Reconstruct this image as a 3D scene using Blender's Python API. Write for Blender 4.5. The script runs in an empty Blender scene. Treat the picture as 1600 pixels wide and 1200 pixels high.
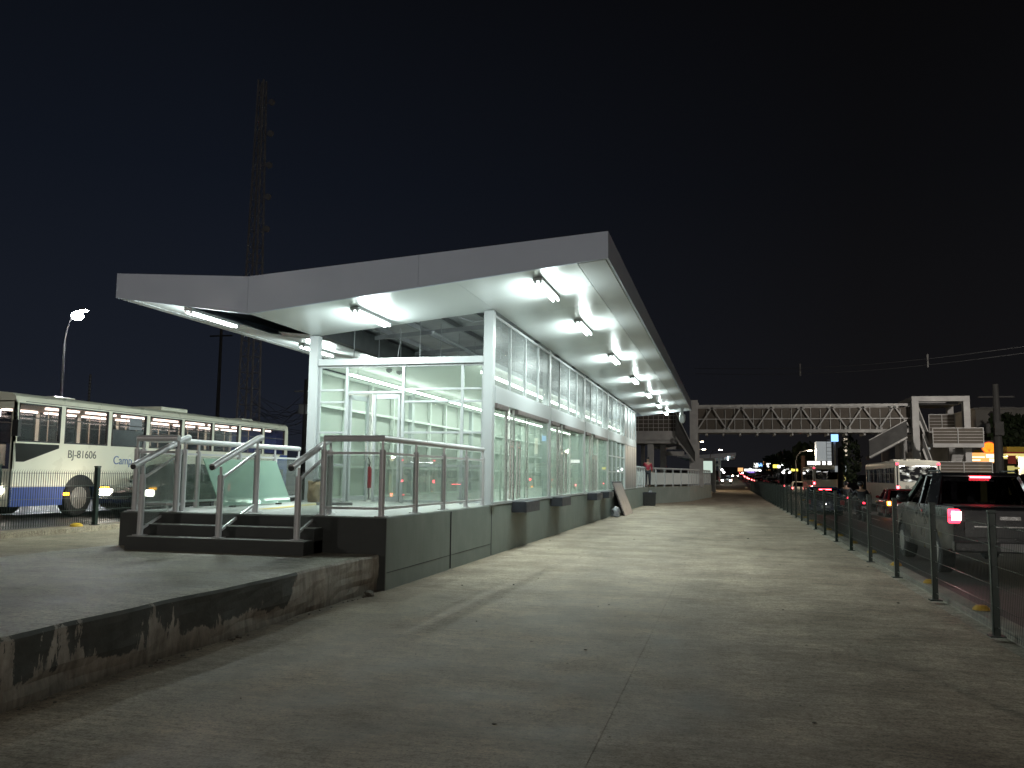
import bpy, bmesh, math, random
from mathutils import Vector, Matrix, Euler
random.seed(7)
PI = math.pi
R = math.radians
sc = bpy.context.scene
COL = sc.collection

# ------------------------------------------------------------------ camera
F, HCAM = 1350.0, 1.62
YAW, PITCH, ROLL = R(14.0469), R(6.0111), R(0.65)
ROT = (Matrix.Rotation(YAW, 3, 'Z') @ Matrix.Rotation(PI/2 + PITCH, 3, 'X') @ Matrix.Rotation(ROLL, 3, 'Z'))
EYE = Vector((0, 0, HCAM))
def at(u, v, **k):
    """a photo pixel (1600 wide) seen on the plane X=, Y= or Z="""
    (ax, val), = k.items(); i = 'XYZ'.index(ax)
    d = ROT @ Vector(((u-800)/F, -(v-600)/F, -1))
    return EYE + d*((val-EYE[i])/d[i])
cam = bpy.data.cameras.new('camera'); co = bpy.data.objects.new('camera', cam); COL.objects.link(co)
cam.sensor_width = 36; cam.lens = F/1600*36; cam.clip_start = .05; cam.clip_end = 4000
co.location = EYE; co.rotation_euler = ROT.to_euler()
sc.camera = co

# ------------------------------------------------------------------ materials
MATS = {}
def nt(name):
    m = bpy.data.materials.new(name); m.use_nodes = True
    t = m.node_tree; b = t.nodes['Principled BSDF']
    return m, t, b, t.nodes['Material Output']
def N(t, kind, **k):
    n = t.nodes.new(kind)
    for a, v in k.items(): setattr(n, a, v)
    return n
def ramp(t, src, stops):
    r = N(t, 'ShaderNodeValToRGB'); e = r.color_ramp.elements
    while len(e) < len(stops): e.new(.5)
    for x, (p, c) in zip(e, stops):
        x.position = p; x.color = tuple(c)+(1,) if len(c) == 3 else c
    t.links.new(src, r.inputs[0]); return r
def coords(t, scale=(1,1,1), rot=(0,0,0)):
    c = N(t, 'ShaderNodeTexCoord'); m = N(t, 'ShaderNodeMapping')
    m.inputs['Scale'].default_value = scale; m.inputs['Rotation'].default_value = rot
    t.links.new(c.outputs['Object'], m.inputs[0]); return m.outputs[0]
def noise(t, vec, scale, detail=6, rough=.55):
    n = N(t, 'ShaderNodeTexNoise'); n.inputs['Scale'].default_value = scale
    n.inputs['Detail'].default_value = detail; n.inputs['Roughness'].default_value = rough
    t.links.new(vec, n.inputs['Vector']); return n.outputs['Fac']
def mixc(t, fac, a, b, mode='MIX'):
    m = N(t, 'ShaderNodeMix'); m.data_type = 'RGBA'; m.blend_type = mode
    for s, v in ((0, fac), (6, a), (7, b)):
        if isinstance(v, (int, float)): m.inputs[s].default_value = v
        elif isinstance(v, tuple): m.inputs[s].default_value = v+(1,) if len(v) == 3 else v
        else: t.links.new(v, m.inputs[s])
    return m.outputs[2]
def math_(t, op, a, b=None, clamp=False):
    m = N(t, 'ShaderNodeMath', operation=op); m.use_clamp = clamp
    for i, v in enumerate((a, b)):
        if v is None: continue
        if isinstance(v, (int, float)): m.inputs[i].default_value = v
        else: t.links.new(v, m.inputs[i])
    return m.outputs[0]
def bump(t, b, h, strength, dist=.01):
    n = N(t, 'ShaderNodeBump'); n.inputs['Strength'].default_value = strength; n.inputs['Distance'].default_value = dist
    t.links.new(h, n.inputs['Height']); t.links.new(n.outputs[0], b.inputs['Normal'])
def paint(name, col, rough=.5, metal=0, var=.18, scale=3, bmp=0, spec=.5, coat=0):
    """a surface of one colour with a little uneven dirt and roughness"""
    m, t, b, o = nt(name)
    v = coords(t); n = noise(t, v, scale)
    dark = tuple(c*(1-var) for c in col); lite = tuple(min(1, c*(1+var*.6)) for c in col)
    r = ramp(t, n, [(.3, dark), (.7, lite)])
    if var: t.links.new(r.outputs[0], b.inputs['Base Color'])
    else: b.inputs['Base Color'].default_value = tuple(col)+(1,)
    rr = ramp(t, noise(t, v, scale*2.3), [(.3, (max(0, rough-.08),)*3), (.7, (min(1, rough+.1),)*3)])
    if var: t.links.new(rr.outputs[0], b.inputs['Roughness'])
    else: b.inputs['Roughness'].default_value = rough
    b.inputs['Metallic'].default_value = metal; b.inputs['Specular IOR Level'].default_value = spec
    b.inputs['Coat Weight'].default_value = coat
    if bmp: bump(t, b, noise(t, v, scale*12), bmp)
    MATS[name] = m; return m
LIT = {'tube_light', 'strip_light', 'brake_red', 'headlight', 'brake_core'}
def glow(name, col, strength):
    m, t, b, o = nt(name)
    b.inputs['Base Color'].default_value = tuple(c*.3 for c in col)+(1,)
    b.inputs['Emission Color'].default_value = tuple(col)+(1,); b.inputs['Emission Strength'].default_value = strength
    n = noise(t, coords(t), 4); r = ramp(t, n, [(.2, tuple(c*.9 for c in col)), (.8, col)]); t.links.new(r.outputs[0], b.inputs['Emission Color'])
    m.cycles.emission_sampling = 'AUTO' if name in LIT else 'NONE'
    MATS[name] = m; return m
def glass(name, tint=(1,1,1), veil=0.0, veilcol=(.8,.8,.8), ior=1.5, rough=.0, refl=1.0):
    """thin sheet: clear with a Fresnel reflection, and an even diffuse veil mixed in"""
    m, t, b, o = nt(name); t.nodes.remove(b)
    tr = N(t, 'ShaderNodeBsdfTransparent'); tr.inputs[0].default_value = tint+(1,)
    gl = N(t, 'ShaderNodeBsdfGlossy'); gl.inputs['Roughness'].default_value = rough
    lw = N(t, 'ShaderNodeLayerWeight'); lw.inputs['Blend'].default_value = .5     # Schlick's curve, the same on both faces
    f = math_(t, 'ADD', math_(t, 'MULTIPLY', math_(t, 'POWER', lw.outputs['Facing'], 5.0), .75*refl), .035*refl, True)
    mx = N(t, 'ShaderNodeMixShader'); t.links.new(f, mx.inputs[0]); t.links.new(tr.outputs[0], mx.inputs[1]); t.links.new(gl.outputs[0], mx.inputs[2])
    out = mx.outputs[0]
    if veil:
        d = N(t, 'ShaderNodeBsdfDiffuse'); d.inputs[0].default_value = veilcol+(1,)
        m2 = N(t, 'ShaderNodeMixShader'); m2.inputs[0].default_value = veil; t.links.new(out, m2.inputs[1]); t.links.new(d.outputs[0], m2.inputs[2])
        out = m2.outputs[0]
    t.links.new(out, o.inputs[0]); MATS[name] = m; return m

# brushed concrete of the bus lane
def concrete_lane(name, a, bcol, ridge=1.0):
    m, t, b, o = nt(name)
    v = coords(t)
    big = noise(t, coords(t, (.9, .16, 1)), .55, 8, .6)            # tyre wear runs along the lane
    mid = noise(t, v, 1.3, 8, .65); fine = noise(t, v, 60, 4, .7)
    streak = noise(t, coords(t, (1.6, 46, 1), (0, 0, .03)), 1.0, 5, .75)       # broom marks run across the lane
    streak2 = noise(t, coords(t, (.5, 5, 1), (0, 0, .10)), 1.0, 9, .78)
    c = ramp(t, big, [(.28, tuple(x*.62 for x in a)), (.5, a), (.72, bcol)]).outputs[0]
    c = mixc(t, .7, c, ramp(t, mid, [(.3, (.5,.47,.43)), (.5, (.95,.94,.92)), (.68, (1.2,1.2,1.18))]).outputs[0], 'MULTIPLY')
    grain = noise(t, coords(t, (5, 9, 1), (0, 0, .04)), 1.0, 10, .85)
    c = mixc(t, .8, c, ramp(t, grain, [(.33, (.45,.43,.40)), (.5, (1,1,1)), (.66, (1.4,1.4,1.37))]).outputs[0], 'MULTIPLY')
    c = mixc(t, .55, c, ramp(t, streak, [(.35, (.5,.5,.49)), (.65, (1.14,1.14,1.12))]).outputs[0], 'MULTIPLY')
    c = mixc(t, .45, c, ramp(t, streak2, [(.3, (.62,.6,.57)), (.7, (1.18,1.18,1.16))]).outputs[0], 'MULTIPLY')
    patch = noise(t, coords(t, (.5, .9, 1), (0, 0, .5)), 1.1, 9, .72)
    c = mixc(t, .6, c, ramp(t, patch, [(.36, (.45,.42,.38)), (.52, (.95,.95,.94)), (.70, (1.25,1.25,1.22))]).outputs[0], 'MULTIPLY')
    c = mixc(t, .9, c, ramp(t, fine, [(.34, (.5,.48,.46)), (.5, (1,1,1)), (.7, (1.35,1.35,1.33))]).outputs[0], 'MULTIPLY')
    pit = noise(t, v, 22, 3, .6); c = mixc(t, .55, c, ramp(t, pit, [(.36, (.45,.43,.40)), (.46, (1,1,1)), (.66, (1.2,1.2,1.18))]).outputs[0], 'MULTIPLY')
    vor = N(t, 'ShaderNodeTexVoronoi'); vor.inputs['Scale'].default_value = 2.2; t.links.new(v, vor.inputs['Vector'])
    spots = ramp(t, vor.outputs['Distance'], [(.02, (.35,.34,.32)), (.05, (1,1,1))]).outputs[0]
    c = mixc(t, .7, c, spots, 'MULTIPLY')
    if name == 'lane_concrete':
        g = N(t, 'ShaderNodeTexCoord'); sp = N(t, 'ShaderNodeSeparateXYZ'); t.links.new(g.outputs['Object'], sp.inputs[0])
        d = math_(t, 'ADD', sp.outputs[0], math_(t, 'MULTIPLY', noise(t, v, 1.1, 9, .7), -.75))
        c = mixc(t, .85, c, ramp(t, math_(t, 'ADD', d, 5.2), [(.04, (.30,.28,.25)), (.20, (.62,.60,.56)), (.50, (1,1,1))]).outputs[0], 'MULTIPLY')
    t.links.new(c, b.inputs['Base Color'])
    rr = ramp(t, mid, [(.3, (.62,)*3), (.7, (.85,)*3)]); t.links.new(rr.outputs[0], b.inputs['Roughness'])
    b.inputs['Specular IOR Level'].default_value = .35
    h = math_(t, 'ADD', math_(t, 'MULTIPLY', streak, 1.0), math_(t, 'MULTIPLY', fine, .5))
    bump(t, b, h, .55*ridge, .012)
    MATS[name] = m; return m
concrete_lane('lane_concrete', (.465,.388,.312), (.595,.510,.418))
concrete_lane('sand_concrete', (.42,.36,.28), (.50,.43,.34), .5)
concrete_lane('slab_concrete', (.45,.425,.365), (.56,.535,.465), .4)
# painted kerb face, dark green-grey paint flaking off the concrete towards its foot
def flaked(name):
    m, t, b, o = nt(name)
    g = N(t, 'ShaderNodeTexCoord'); sep = N(t, 'ShaderNodeSeparateXYZ'); t.links.new(g.outputs['Object'], sep.inputs[0])
    v = coords(t)
    n1 = noise(t, coords(t, (1, 1, .8)), 1.7, 12, .66); n2 = noise(t, coords(t, (1, 14, 2.2)), 1.2, 6, .7)
    edge = math_(t, 'ADD', math_(t, 'MULTIPLY', math_(t, 'SUBTRACT', n1, .5), .55), math_(t, 'MULTIPLY', math_(t, 'SUBTRACT', n2, .5), .10))
    hgt = math_(t, 'ADD', sep.outputs[2], edge)
    far = math_(t, 'MULTIPLY', math_(t, 'ADD', math_(t, 'SUBTRACT', sep.outputs[1], 9.05), math_(t, 'MULTIPLY', n2, .5)), 1.6, True)   # bare near the stair wall
    n3 = noise(t, coords(t, (1, 1.1, .25)), 1.3, 10, .72)
    far = math_(t, 'ADD', math_(t, 'MULTIPLY', far, .5), math_(t, 'MULTIPLY', ramp(t, n3, [(.56, (0,0,0)), (.66, (1,1,1))]).outputs[0], .42))
    k = math_(t, 'SUBTRACT', hgt, math_(t, 'ADD', far, .17))
    mask = ramp(t, math_(t, 'ADD', math_(t, 'MULTIPLY', k, 9), .5), [(.45, (0,0,0)), (.55, (1,1,1))]).outputs[0]
    conc = ramp(t, noise(t, coords(t, (1, 3, 1)), 3, 9, .7), [(.3, (.18,.165,.14)), (.6, (.40,.375,.325)), (.8, (.55,.53,.48))]).outputs[0]
    foot = ramp(t, math_(t, 'ADD', sep.outputs[2], math_(t, 'MULTIPLY', n2, .30)), [(.12, (.25,.24,.21)), (.24, (.6,.58,.54)), (.46, (1.1,1.1,1.1))]).outputs[0]
    conc = mixc(t, .9, conc, foot, 'MULTIPLY')
    pnt = ramp(t, noise(t, v, 5, 8, .65), [(.3, (.050,.055,.048)), (.7, (.095,.10,.09))]).outputs[0]
    t.links.new(mixc(t, mask, conc, pnt), b.inputs['Base Color'])
    b.inputs['Roughness'].default_value = .8
    bump(t, b, math_(t, 'ADD', math_(t, 'MULTIPLY', noise(t, v, 26, 8), .6), mask), .5, .012)
    MATS[name] = m; return m
flaked('flaked_paint')
# plinth: dark grey-green coating with scuffs and fine joints
def plinth_mat(name, lo, hi):
    m, t, b, o = nt(name)
    v = coords(t)
    n = noise(t, v, 1.1, 9, .65); s = noise(t, coords(t, (1, 1.2, .25)), 6, 6, .7)
    c = ramp(t, n, [(.3, lo), (.7, hi)]).outputs[0]
    c = mixc(t, .25, c, ramp(t, s, [(.3, (.6,.6,.6)), (.7, (1.1,1.1,1.1))]).outputs[0], 'MULTIPLY')
    sc1 = noise(t, coords(t, (1, 2.5, .9)), 3.0, 12, .8)
    c = mixc(t, ramp(t, sc1, [(.70, (0,0,0)), (.74, (1,1,1))]).outputs[0], c, (.012,.012,.012))
    t.links.new(c, b.inputs['Base Color']); b.inputs['Roughness'].default_value = .62
    bump(t, b, noise(t, v, 40, 6), .25, .006)
    MATS[name] = m
plinth_mat('plinth_paint', (.165,.195,.175), (.225,.255,.23))
plinth_mat('step_paint', (.030,.033,.031), (.052,.057,.053))
# asphalt
def asphalt(name, a, b2):
    m, t, b, o = nt(name); v = coords(t)
    c = ramp(t, noise(t, v, .5, 8, .6), [(.3, a), (.7, b2)]).outputs[0]
    c = mixc(t, .6, c, ramp(t, noise(t, v, 90, 3), [(.3, (.55,)*3), (.7, (1.4,)*3)]).outputs[0], 'MULTIPLY')
    t.links.new(c, b.inputs['Base Color']); b.inputs['Roughness'].default_value = .55
    bump(t, b, noise(t, v, 110, 3), .5, .008); MATS[name] = m
asphalt('asphalt', (.035,.034,.034), (.06,.058,.055))
asphalt('earth', (.05,.045,.038), (.09,.08,.065))
# soffit: satin white sheets, seams are geometry
paint('soffit_white', (.82,.86,.86), .30, .30, 0, .6)
paint('fascia_white', (.60,.67,.80), .45, .0, .04, .8)
paint('white_paint', (.45,.475,.485), .4, 0, 0, 3)
paint('rail_paint', (.60,.60,.61), .34, .2, .03, 5)
paint('inner_white', (.76,.79,.76), .3, 0, 0, 3)
paint('ceiling_white', (.80,.82,.77), .32, 0, 0, 1.0)
paint('roof_grey', (.52,.53,.56), .6, .2, .15, 1.5)
paint('roof_dark', (.06,.065,.07), .7, 0, .2, 2)
paint('plenum_steel', (.34,.35,.37), .5, .3, .12, 4)
paint('stainless', (.68,.68,.66), .3, .8, .1, 20)
paint('brushed_alu', (.46,.48,.49), .36, .6, 0, 1.2)
paint('door_operator', (.14,.12,.115), .45, .2, .1, 5)
paint('rubber_dark', (.016,.018,.026), .6, 0, .2, 8)
paint('slate_grey', (.055,.055,.065), .6, 0, .2, 6)
paint('black_plastic', (.012,.013,.013), .45, 0, .2, 6)
paint('fence_green', (.009,.020,.015), .4, .2, .2, 20)
paint('tyre', (.015,.015,.016), .8, 0, .2, 10)
paint('rim', (.30,.29,.27), .45, .5, .15, 10)
paint('chrome', (.7,.7,.7), .12, 1, .05, 10)
paint('bus_cream', (.74,.73,.60), .32, 0, .07, .8, coat=.4)
paint('bus_blue', (.035,.075,.27), .5, 0, .1, 1.2, spec=.25)
paint('bus_white', (.62,.60,.52), .4, 0, .1, 1.0)
paint('bus_seat', (.05,.06,.12), .7, 0, .2, 5)
paint('bus_inner', (.55,.46,.36), .6, 0, .15, 2)
paint('letter_grey', (.09,.10,.09), .5); paint('letter_blue', (.10,.16,.34), .5); paint('letter_black', (.02,.02,.02), .5)
paint('car_black', (.012,.012,.013), .2, .3, .15, 3, coat=1)
paint('car_dark', (.035,.036,.036), .22, .5, .15, 3, coat=1)
paint('pickup_grey', (.022,.022,.025), .3, .4, .05, 1.2, coat=.7)
paint('car_red', (.22,.015,.02), .25, .2, .1, 3, coat=1)
paint('car_white', (.55,.53,.5), .3, 0, .06, 3, coat=.6)
paint('car_blue', (.012,.025,.06), .25, .3, .1, 3, coat=1)
paint('car_silver', (.32,.32,.33), .3, .6, .1, 3, coat=.6)
paint('plate_white', (.34,.34,.34), .4); 
paint('bridge_steel', (.34,.33,.315), .6, .2, .25, 2.5)
paint('bridge_concrete', (.36,.35,.34), .8, 0, .22, 1.2, .2)
paint('bridge_dark', (.05,.048,.046), .8, 0, .25, 1.5)
paint('pole_grey', (.24,.24,.25), .7, .1, .2, 3)
paint('mast_grey', (.42,.42,.44), .8, 0, .2, 1); paint('pole_dark', (.04,.038,.036), .8, 0, .2, 3)
paint('lamp_pole', (.014,.014,.015), .8); paint('wire', (.012,.012,.012), .7); paint('wire_lit', (.10,.12,.11), .35, .6, .2, 20)
paint('kerb_white', (.28,.26,.22), .75, 0, .3, 2, .2)
paint('stud_yellow', (.55,.34,.03), .5, 0, .2, 9)
paint('road_white', (.5,.5,.48), .7, 0, .3, 3)
paint('bark', (.05,.04,.03), .9, 0, .3, 6)
paint('leaf_dark', (.035,.055,.022), .7, 0, .4, 1.5); 
paint('wall_far', (.30,.28,.26), .8, 0, .2, .5); paint('wall_pale', (.42,.40,.37), .8, 0, .25, .4); paint('wall_dark', (.07,.065,.065), .8, 0, .25, .5)
paint('roof_tile', (.10,.06,.045), .8, 0, .2, 2)
paint('window_dark', (.01,.011,.013), .15)
paint('skin', (.33,.20,.14), .5, 0, .08, 12); paint('hair', (.012,.010,.009), .5, 0, .2, 20)
paint('shirt_red', (.28,.02,.04), .8, 0, .15, 9); paint('cloth_dark', (.018,.018,.022), .8, 0, .2, 9); paint('trouser_dark', (.02,.022,.03), .8, 0, .2, 9)
paint('helmet_black', (.015,.015,.018), .2, 0, .1, 5, coat=1)
paint('kraft', (.28,.20,.115), .85, 0, .2, 6, .3)
paint('sack_plastic', (.06,.065,.07), .4, 0, .3, 10)
paint('ext_red', (.32,.01,.02), .35, 0, .1, 6)
paint('foil', (.34,.35,.38), .4, .3, .3, 12, .8)
paint('gas_yellow', (.55,.38,.02), .5, 0, .1, 3)
paint('gas_red', (.35,.03,.01), .5)
paint('dirt', (.12,.11,.09), .9, 0, .4, 20)
def boards_mat():
    m, t, b, o = nt('marble_board')
    n = noise(t, coords(t, (1, 7, 1.3), (.35, 0, 0)), 2.4, 9, .8)
    c = ramp(t, n, [(.38, (.07,.06,.065)), (.5, (.22,.195,.20)), (.62, (.40,.38,.385))]).outputs[0]
    t.links.new(c, b.inputs['Base Color']); b.inputs['Roughness'].default_value = .35; MATS['marble_board'] = m
boards_mat()
glass('clear_glass', (.93,.98,.95), .03, (.7,.75,.73))
glass('rail_glass', (.86,.89,.87), .16, (.45,.47,.46), refl=.9)
glass('door_glass', (.94,1.0,.96), .15, (.66,.82,.73), refl=.9)  # pale veil puts some of the lit interior's brightness into the glass
glass('sheet_glass', (.70,.84,.77), .42, (.40,.56,.48), refl=1.0)
glass('screen_panel', (.72,.75,.74), .84, (.60,.63,.59), refl=.5, rough=.1)
glass('clerestory_sheet', (.95,.97,.96), .20, (.46,.49,.49), refl=.22, rough=.3)
glass('bus_glass', (.62,.64,.66), .0, refl=1.3)
glass('dark_glass', (.10,.10,.11), .0, refl=1.4)
glass('bridge_mesh', (.5,.46,.42), .55, (.16,.14,.12), refl=.1, rough=.5)
glass('ramp_glass', (.6,.62,.61), .85, (.60,.64,.63), refl=.6)
def fence_mesh_mat(name, col, density):
    """welded wire seen as a fine net: wires modelled by threshold, holes fully clear"""
    m, t, b, o = nt(name); b.inputs['Base Color'].default_value = col+(1,); b.inputs['Roughness'].default_value = .4
    g = N(t, 'ShaderNodeTexCoord'); s = N(t, 'ShaderNodeSeparateXYZ'); t.links.new(g.outputs['Object'], s.inputs[0])
    fr = math_(t, 'FRACT', math_(t, 'MULTIPLY', s.outputs[1], density))
    w = math_(t, 'LESS_THAN', fr, .17)
    tr = N(t, 'ShaderNodeBsdfTransparent'); mx = N(t, 'ShaderNodeMixShader')
    t.links.new(w, mx.inputs[0]); t.links.new(tr.outputs[0], mx.inputs[1]); t.links.new(b.outputs[0], mx.inputs[2]); t.links.new(mx.outputs[0], o.inputs[0])
    MATS[name] = m
glow('tube_light', (.86,1.0,.95), 24)
glow('strip_light', (.90,1.0,.93), 12)
glow('bus_tube', (1.0,.74,.62), 16); glow('bus_tube_white', (.95,.97,1.0), 34)
glow('headlight', (1,.93,.80), 60); glow('tail_red', (1,.03,.06), 9); glow('brake_red', (1,.05,.07), 22); glow('tail_core', (1.0,.16,.15), 26)
glow('amber', (1,.38,.02), 9); glow('lamp_white', (.93,.96,1.0), 600); glow('lamp_warm', (1,.82,.58), 60)
glow('sign_blue', (.25,.5,1.0), 2.2); glow('sign_white', (.95,.95,.92), 2.6); glow('sign_orange', (1,.5,.2), 1.3); glow('sign_yellow', (1,.82,.12), 2.0)
glow('sign_red', (1,.12,.03), 1.6); glow('shell_orange', (1,.30,.01), 1.7); glow('shell_rim', (.95,.10,.02), 1.1); glow('shell_rib', (.7,.09,.01), .9); glow('price_amber', (1,.42,.12), 1.4); glow('price_white', (1,.86,.52), 2.3)
glow('panel_green', (.80,1,.86), .75); glow('shop_cream', (1,.86,.66), .9); glow('board_white', (.55,.6,.62), .45); glow('purple', (.35,.2,.8), 1.0); glow('led_white', (1,1,1), 12); glow('col_yellow', (.85,.75,.25), .55); glow('gas_canopy_glow', (.9,.75,.25), .8)
# ------------------------------------------------------------------ mesh building
SPLIT = {'hanger', 'crossarm', 'pillar', 'roof_hatch', 'crossbar', 'tower_column', 'tower_beam', 'landing_screen', 'column', 'wheel_arch', 'pier', 'fascia', 'belt_trim', 'roof_rail', 'brake_light', 'eye', 'door_operator', 'support_block'}
def islands(me):
    """one mesh per connected piece"""
    b = bmesh.new(); b.from_mesh(me); seen = set(); out = []
    for v in b.verts:
        if v in seen: continue
        comp, stack = set(), [v]; seen.add(v)
        while stack:
            w = stack.pop(); comp.add(w)
            for e in w.link_edges:
                x = e.other_vert(w)
                if x not in seen: seen.add(x); stack.append(x)
        out.append(comp)
    if len(out) == 1: b.free(); return [me]
    res = []
    for comp in out:
        n = bmesh.new(); mp = {}
        for v in comp: mp[v] = n.verts.new(v.co)
        fs = {f for v in comp for f in v.link_faces}
        for f in fs: q = n.faces.new([mp[v] for v in f.verts]); q.smooth = f.smooth
        m2 = bpy.data.meshes.new(me.name); n.to_mesh(m2); n.free()
        for m_ in me.materials: m2.materials.append(m_)
        res.append(m2)
    b.free(); return res
class MB:
    def __init__(s): s.b = bmesh.new()
    def hull(s, pts, faces):
        v = [s.b.verts.new(p) for p in pts]
        for f in faces:
            try: s.b.faces.new([v[i] for i in f])
            except ValueError: pass
        return s
    def box(s, x0, x1, y0, y1, z0, z1):
        P = [(x0,y0,z0),(x1,y0,z0),(x1,y1,z0),(x0,y1,z0),(x0,y0,z1),(x1,y0,z1),(x1,y1,z1),(x0,y1,z1)]
        return s.hull(P, [(3,2,1,0),(4,5,6,7),(0,1,5,4),(1,2,6,5),(2,3,7,6),(3,0,4,7)])
    def obox(s, c, ax, ay, hx, hy, z0, z1):
        c = Vector(c); P = []
        for z in (z0, z1):
            for a, b in ((-1,-1),(1,-1),(1,1),(-1,1)):
                p = c + Vector(ax)*hx*a + Vector(ay)*hy*b; P.append((p.x, p.y, z))
        return s.hull(P, [(3,2,1,0),(4,5,6,7),(0,1,5,4),(1,2,6,5),(2,3,7,6),(3,0,4,7)])
    def bar(s, p, q, w, h=None, up=(0,0,1)):
        h = h or w; p, q = Vector(p), Vector(q); d = (q-p).normalized(); up = Vector(up)
        if abs(d.dot(up)) > .98: up = Vector((0,1,0))
        x = d.cross(up).normalized(); z = x.cross(d)
        P = [e + x*(a*w/2) + z*(b*h/2) for e in (p, q) for a, b in ((-1,-1),(1,-1),(1,1),(-1,1))]
        return s.hull(P, [(3,2,1,0),(4,5,6,7),(0,1,5,4),(1,2,6,5),(2,3,7,6),(3,0,4,7)])
    def tube(s, pts, r, n=10, cap=True):
        pts = [Vector(p) for p in pts]; rings = []
        rr = r if isinstance(r, (list, tuple)) else [r]*len(pts)
        for i, p in enumerate(pts):
            d = (pts[min(i+1, len(pts)-1)] - pts[max(i-1, 0)]).normalized()
            u = Vector((0,0,1)) if abs(d.z) < .95 else Vector((0,1,0))
            x = d.cross(u).normalized(); y = x.cross(d)
            rings.append([s.b.verts.new(p + (x*math.cos(2*PI*k/n) + y*math.sin(2*PI*k/n))*rr[i]) for k in range(n)])
        for a, b in zip(rings, rings[1:]):
            for k in range(n): s.b.faces.new((a[k], a[(k+1) % n], b[(k+1) % n], b[k]))
        if cap: s.b.faces.new(rings[0][::-1]); s.b.faces.new(rings[-1])
        return s
    def prism(s, prof, axis, a, b):
        """polygon prof (2-D) pushed along an axis from a to b"""
        def P(p, t): return {'X': (t, p[0], p[1]), 'Y': (p[0], t, p[1]), 'Z': (p[0], p[1], t)}[axis]
        A = [s.b.verts.new(P(p, a)) for p in prof]; B = [s.b.verts.new(P(p, b)) for p in prof]; n = len(prof)
        s.b.faces.new(A[::-1]); s.b.faces.new(B)
        for k in range(n): s.b.faces.new((A[k], A[(k+1) % n], B[(k+1) % n], B[k]))
        return s
    def lathe(s, prof, c, n=20, axis='Z'):
        c = Vector(c); rings = []
        for r, h in prof:
            ring = []
            for k in range(n):
                a = 2*PI*k/n; x, y = r*math.cos(a), r*math.sin(a)
                ring.append(s.b.verts.new(c + Vector({'Z': (x,y,h), 'X': (h,x,y), 'Y': (y,h,x)}[axis])))
            rings.append(ring)
        for a, b in zip(rings, rings[1:]):
            for k in range(n): s.b.faces.new((a[k], a[(k+1) % n], b[(k+1) % n], b[k]))
        s.b.faces.new(rings[0][::-1]); s.b.faces.new(rings[-1]); return s
    def loft(s, loops, cap=True):
        L = [[s.b.verts.new(p) for p in l] for l in loops]; n = len(L[0])
        for a, b in zip(L, L[1:]):
            for k in range(n): s.b.faces.new((a[k], a[(k+1) % n], b[(k+1) % n], b[k]))
        if cap: s.b.faces.new(L[0][::-1]); s.b.faces.new(L[-1])
        return s
    def blob(s, c, r, seg=10, jit=0, sq=(1,1,1)):
        v = bmesh.ops.create_icosphere(s.b, subdivisions=2, radius=r)['verts']
        for x in v:
            k = 1 + random.uniform(-jit, jit); x.co = Vector((x.co.x*sq[0]*k, x.co.y*sq[1]*k, x.co.z*sq[2]*k)) + Vector(c)
        return s
    def build(s, name, mat, parent=None, bevel=0, smooth=False, seg=2):
        bmesh.ops.recalc_face_normals(s.b, faces=s.b.faces)
        if bevel: bmesh.ops.bevel(s.b, geom=s.b.edges[:], offset=bevel, segments=seg, affect='EDGES', profile=.6)
        me = bpy.data.meshes.new(name); s.b.to_mesh(me); s.b.free()
        me.materials.append(MATS[mat] if isinstance(mat, str) else mat)
        if smooth:
            me.polygons.foreach_set('use_smooth', [True]*len(me.polygons)); 
            try: me.set_sharp_from_angle(angle=R(35))
            except Exception: pass
        if name in SPLIT:
            parts = islands(me)
            for extra in parts[1:]: s._link(name, extra, parent)
            me = parts[0]
        return s._link(name, me, parent)
    def _link(s, name, me, parent):
        o = bpy.data.objects.new(name, me); COL.objects.link(o)
        if parent is not None:
            o.parent = parent
            if parent.get('_w'): o.matrix_parent_inverse = Matrix.Translation(-Vector(parent['_w']))
            elif parent.parent is not None and parent.get('_wp'): pass
        return o
def tag(o, label, cat, group=None):
    o['label'] = label; o['category'] = cat
    if group: o['group'] = group
    return o
def thing(name, label, cat, loc=(0,0,0), rz=0, group=None, world=False):
    """an Empty at the thing's base; world=True means its parts are given in world coordinates"""
    o = bpy.data.objects.new(name, None); COL.objects.link(o)
    o.location = loc; o.rotation_euler = (0, 0, rz); o.empty_display_size = .2
    tag(o, label, cat, group)
    if world: o['_w'] = list(loc)
    return o
def done():
    for o in bpy.data.objects:
        for k in ('_w', '_wp'):
            if k in o: del o[k]
def kids(o): return [c for c in KIDS.get(o.name, [])]
def copy_tree(o, parent=None):
    c = o.copy(); COL.objects.link(c); c.parent = parent
    for ch in list(o.children): copy_tree(ch, c)
    return c
def place(o, loc, rz, label, group=None):
    o.location = loc; o.rotation_euler = (0, 0, rz); o['label'] = label
    if group: o['group'] = group
    return o
def struct(name, mb, mat, **k):
    o = mb.build(name, mat, **k); o['kind'] = 'structure'; return o
def text(name, s, size, mat, parent, M, depth=.004):
    cu = bpy.data.curves.new(name, 'FONT'); cu.body = s; cu.size = size; cu.extrude = depth; cu.align_x = 'LEFT'
    t = bpy.data.objects.new(name, cu); COL.objects.link(t)
    me = bpy.data.meshes.new_from_object(t.evaluated_get(bpy.context.evaluated_depsgraph_get()))
    bpy.data.objects.remove(t); me.name = name; me.materials.clear(); me.materials.append(MATS[mat]); me.transform(M)
    o = bpy.data.objects.new(name, me); COL.objects.link(o); o.parent = parent
    if parent.get('_w'): o.matrix_parent_inverse = Matrix.Translation(-Vector(parent['_w']))
    return o
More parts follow.
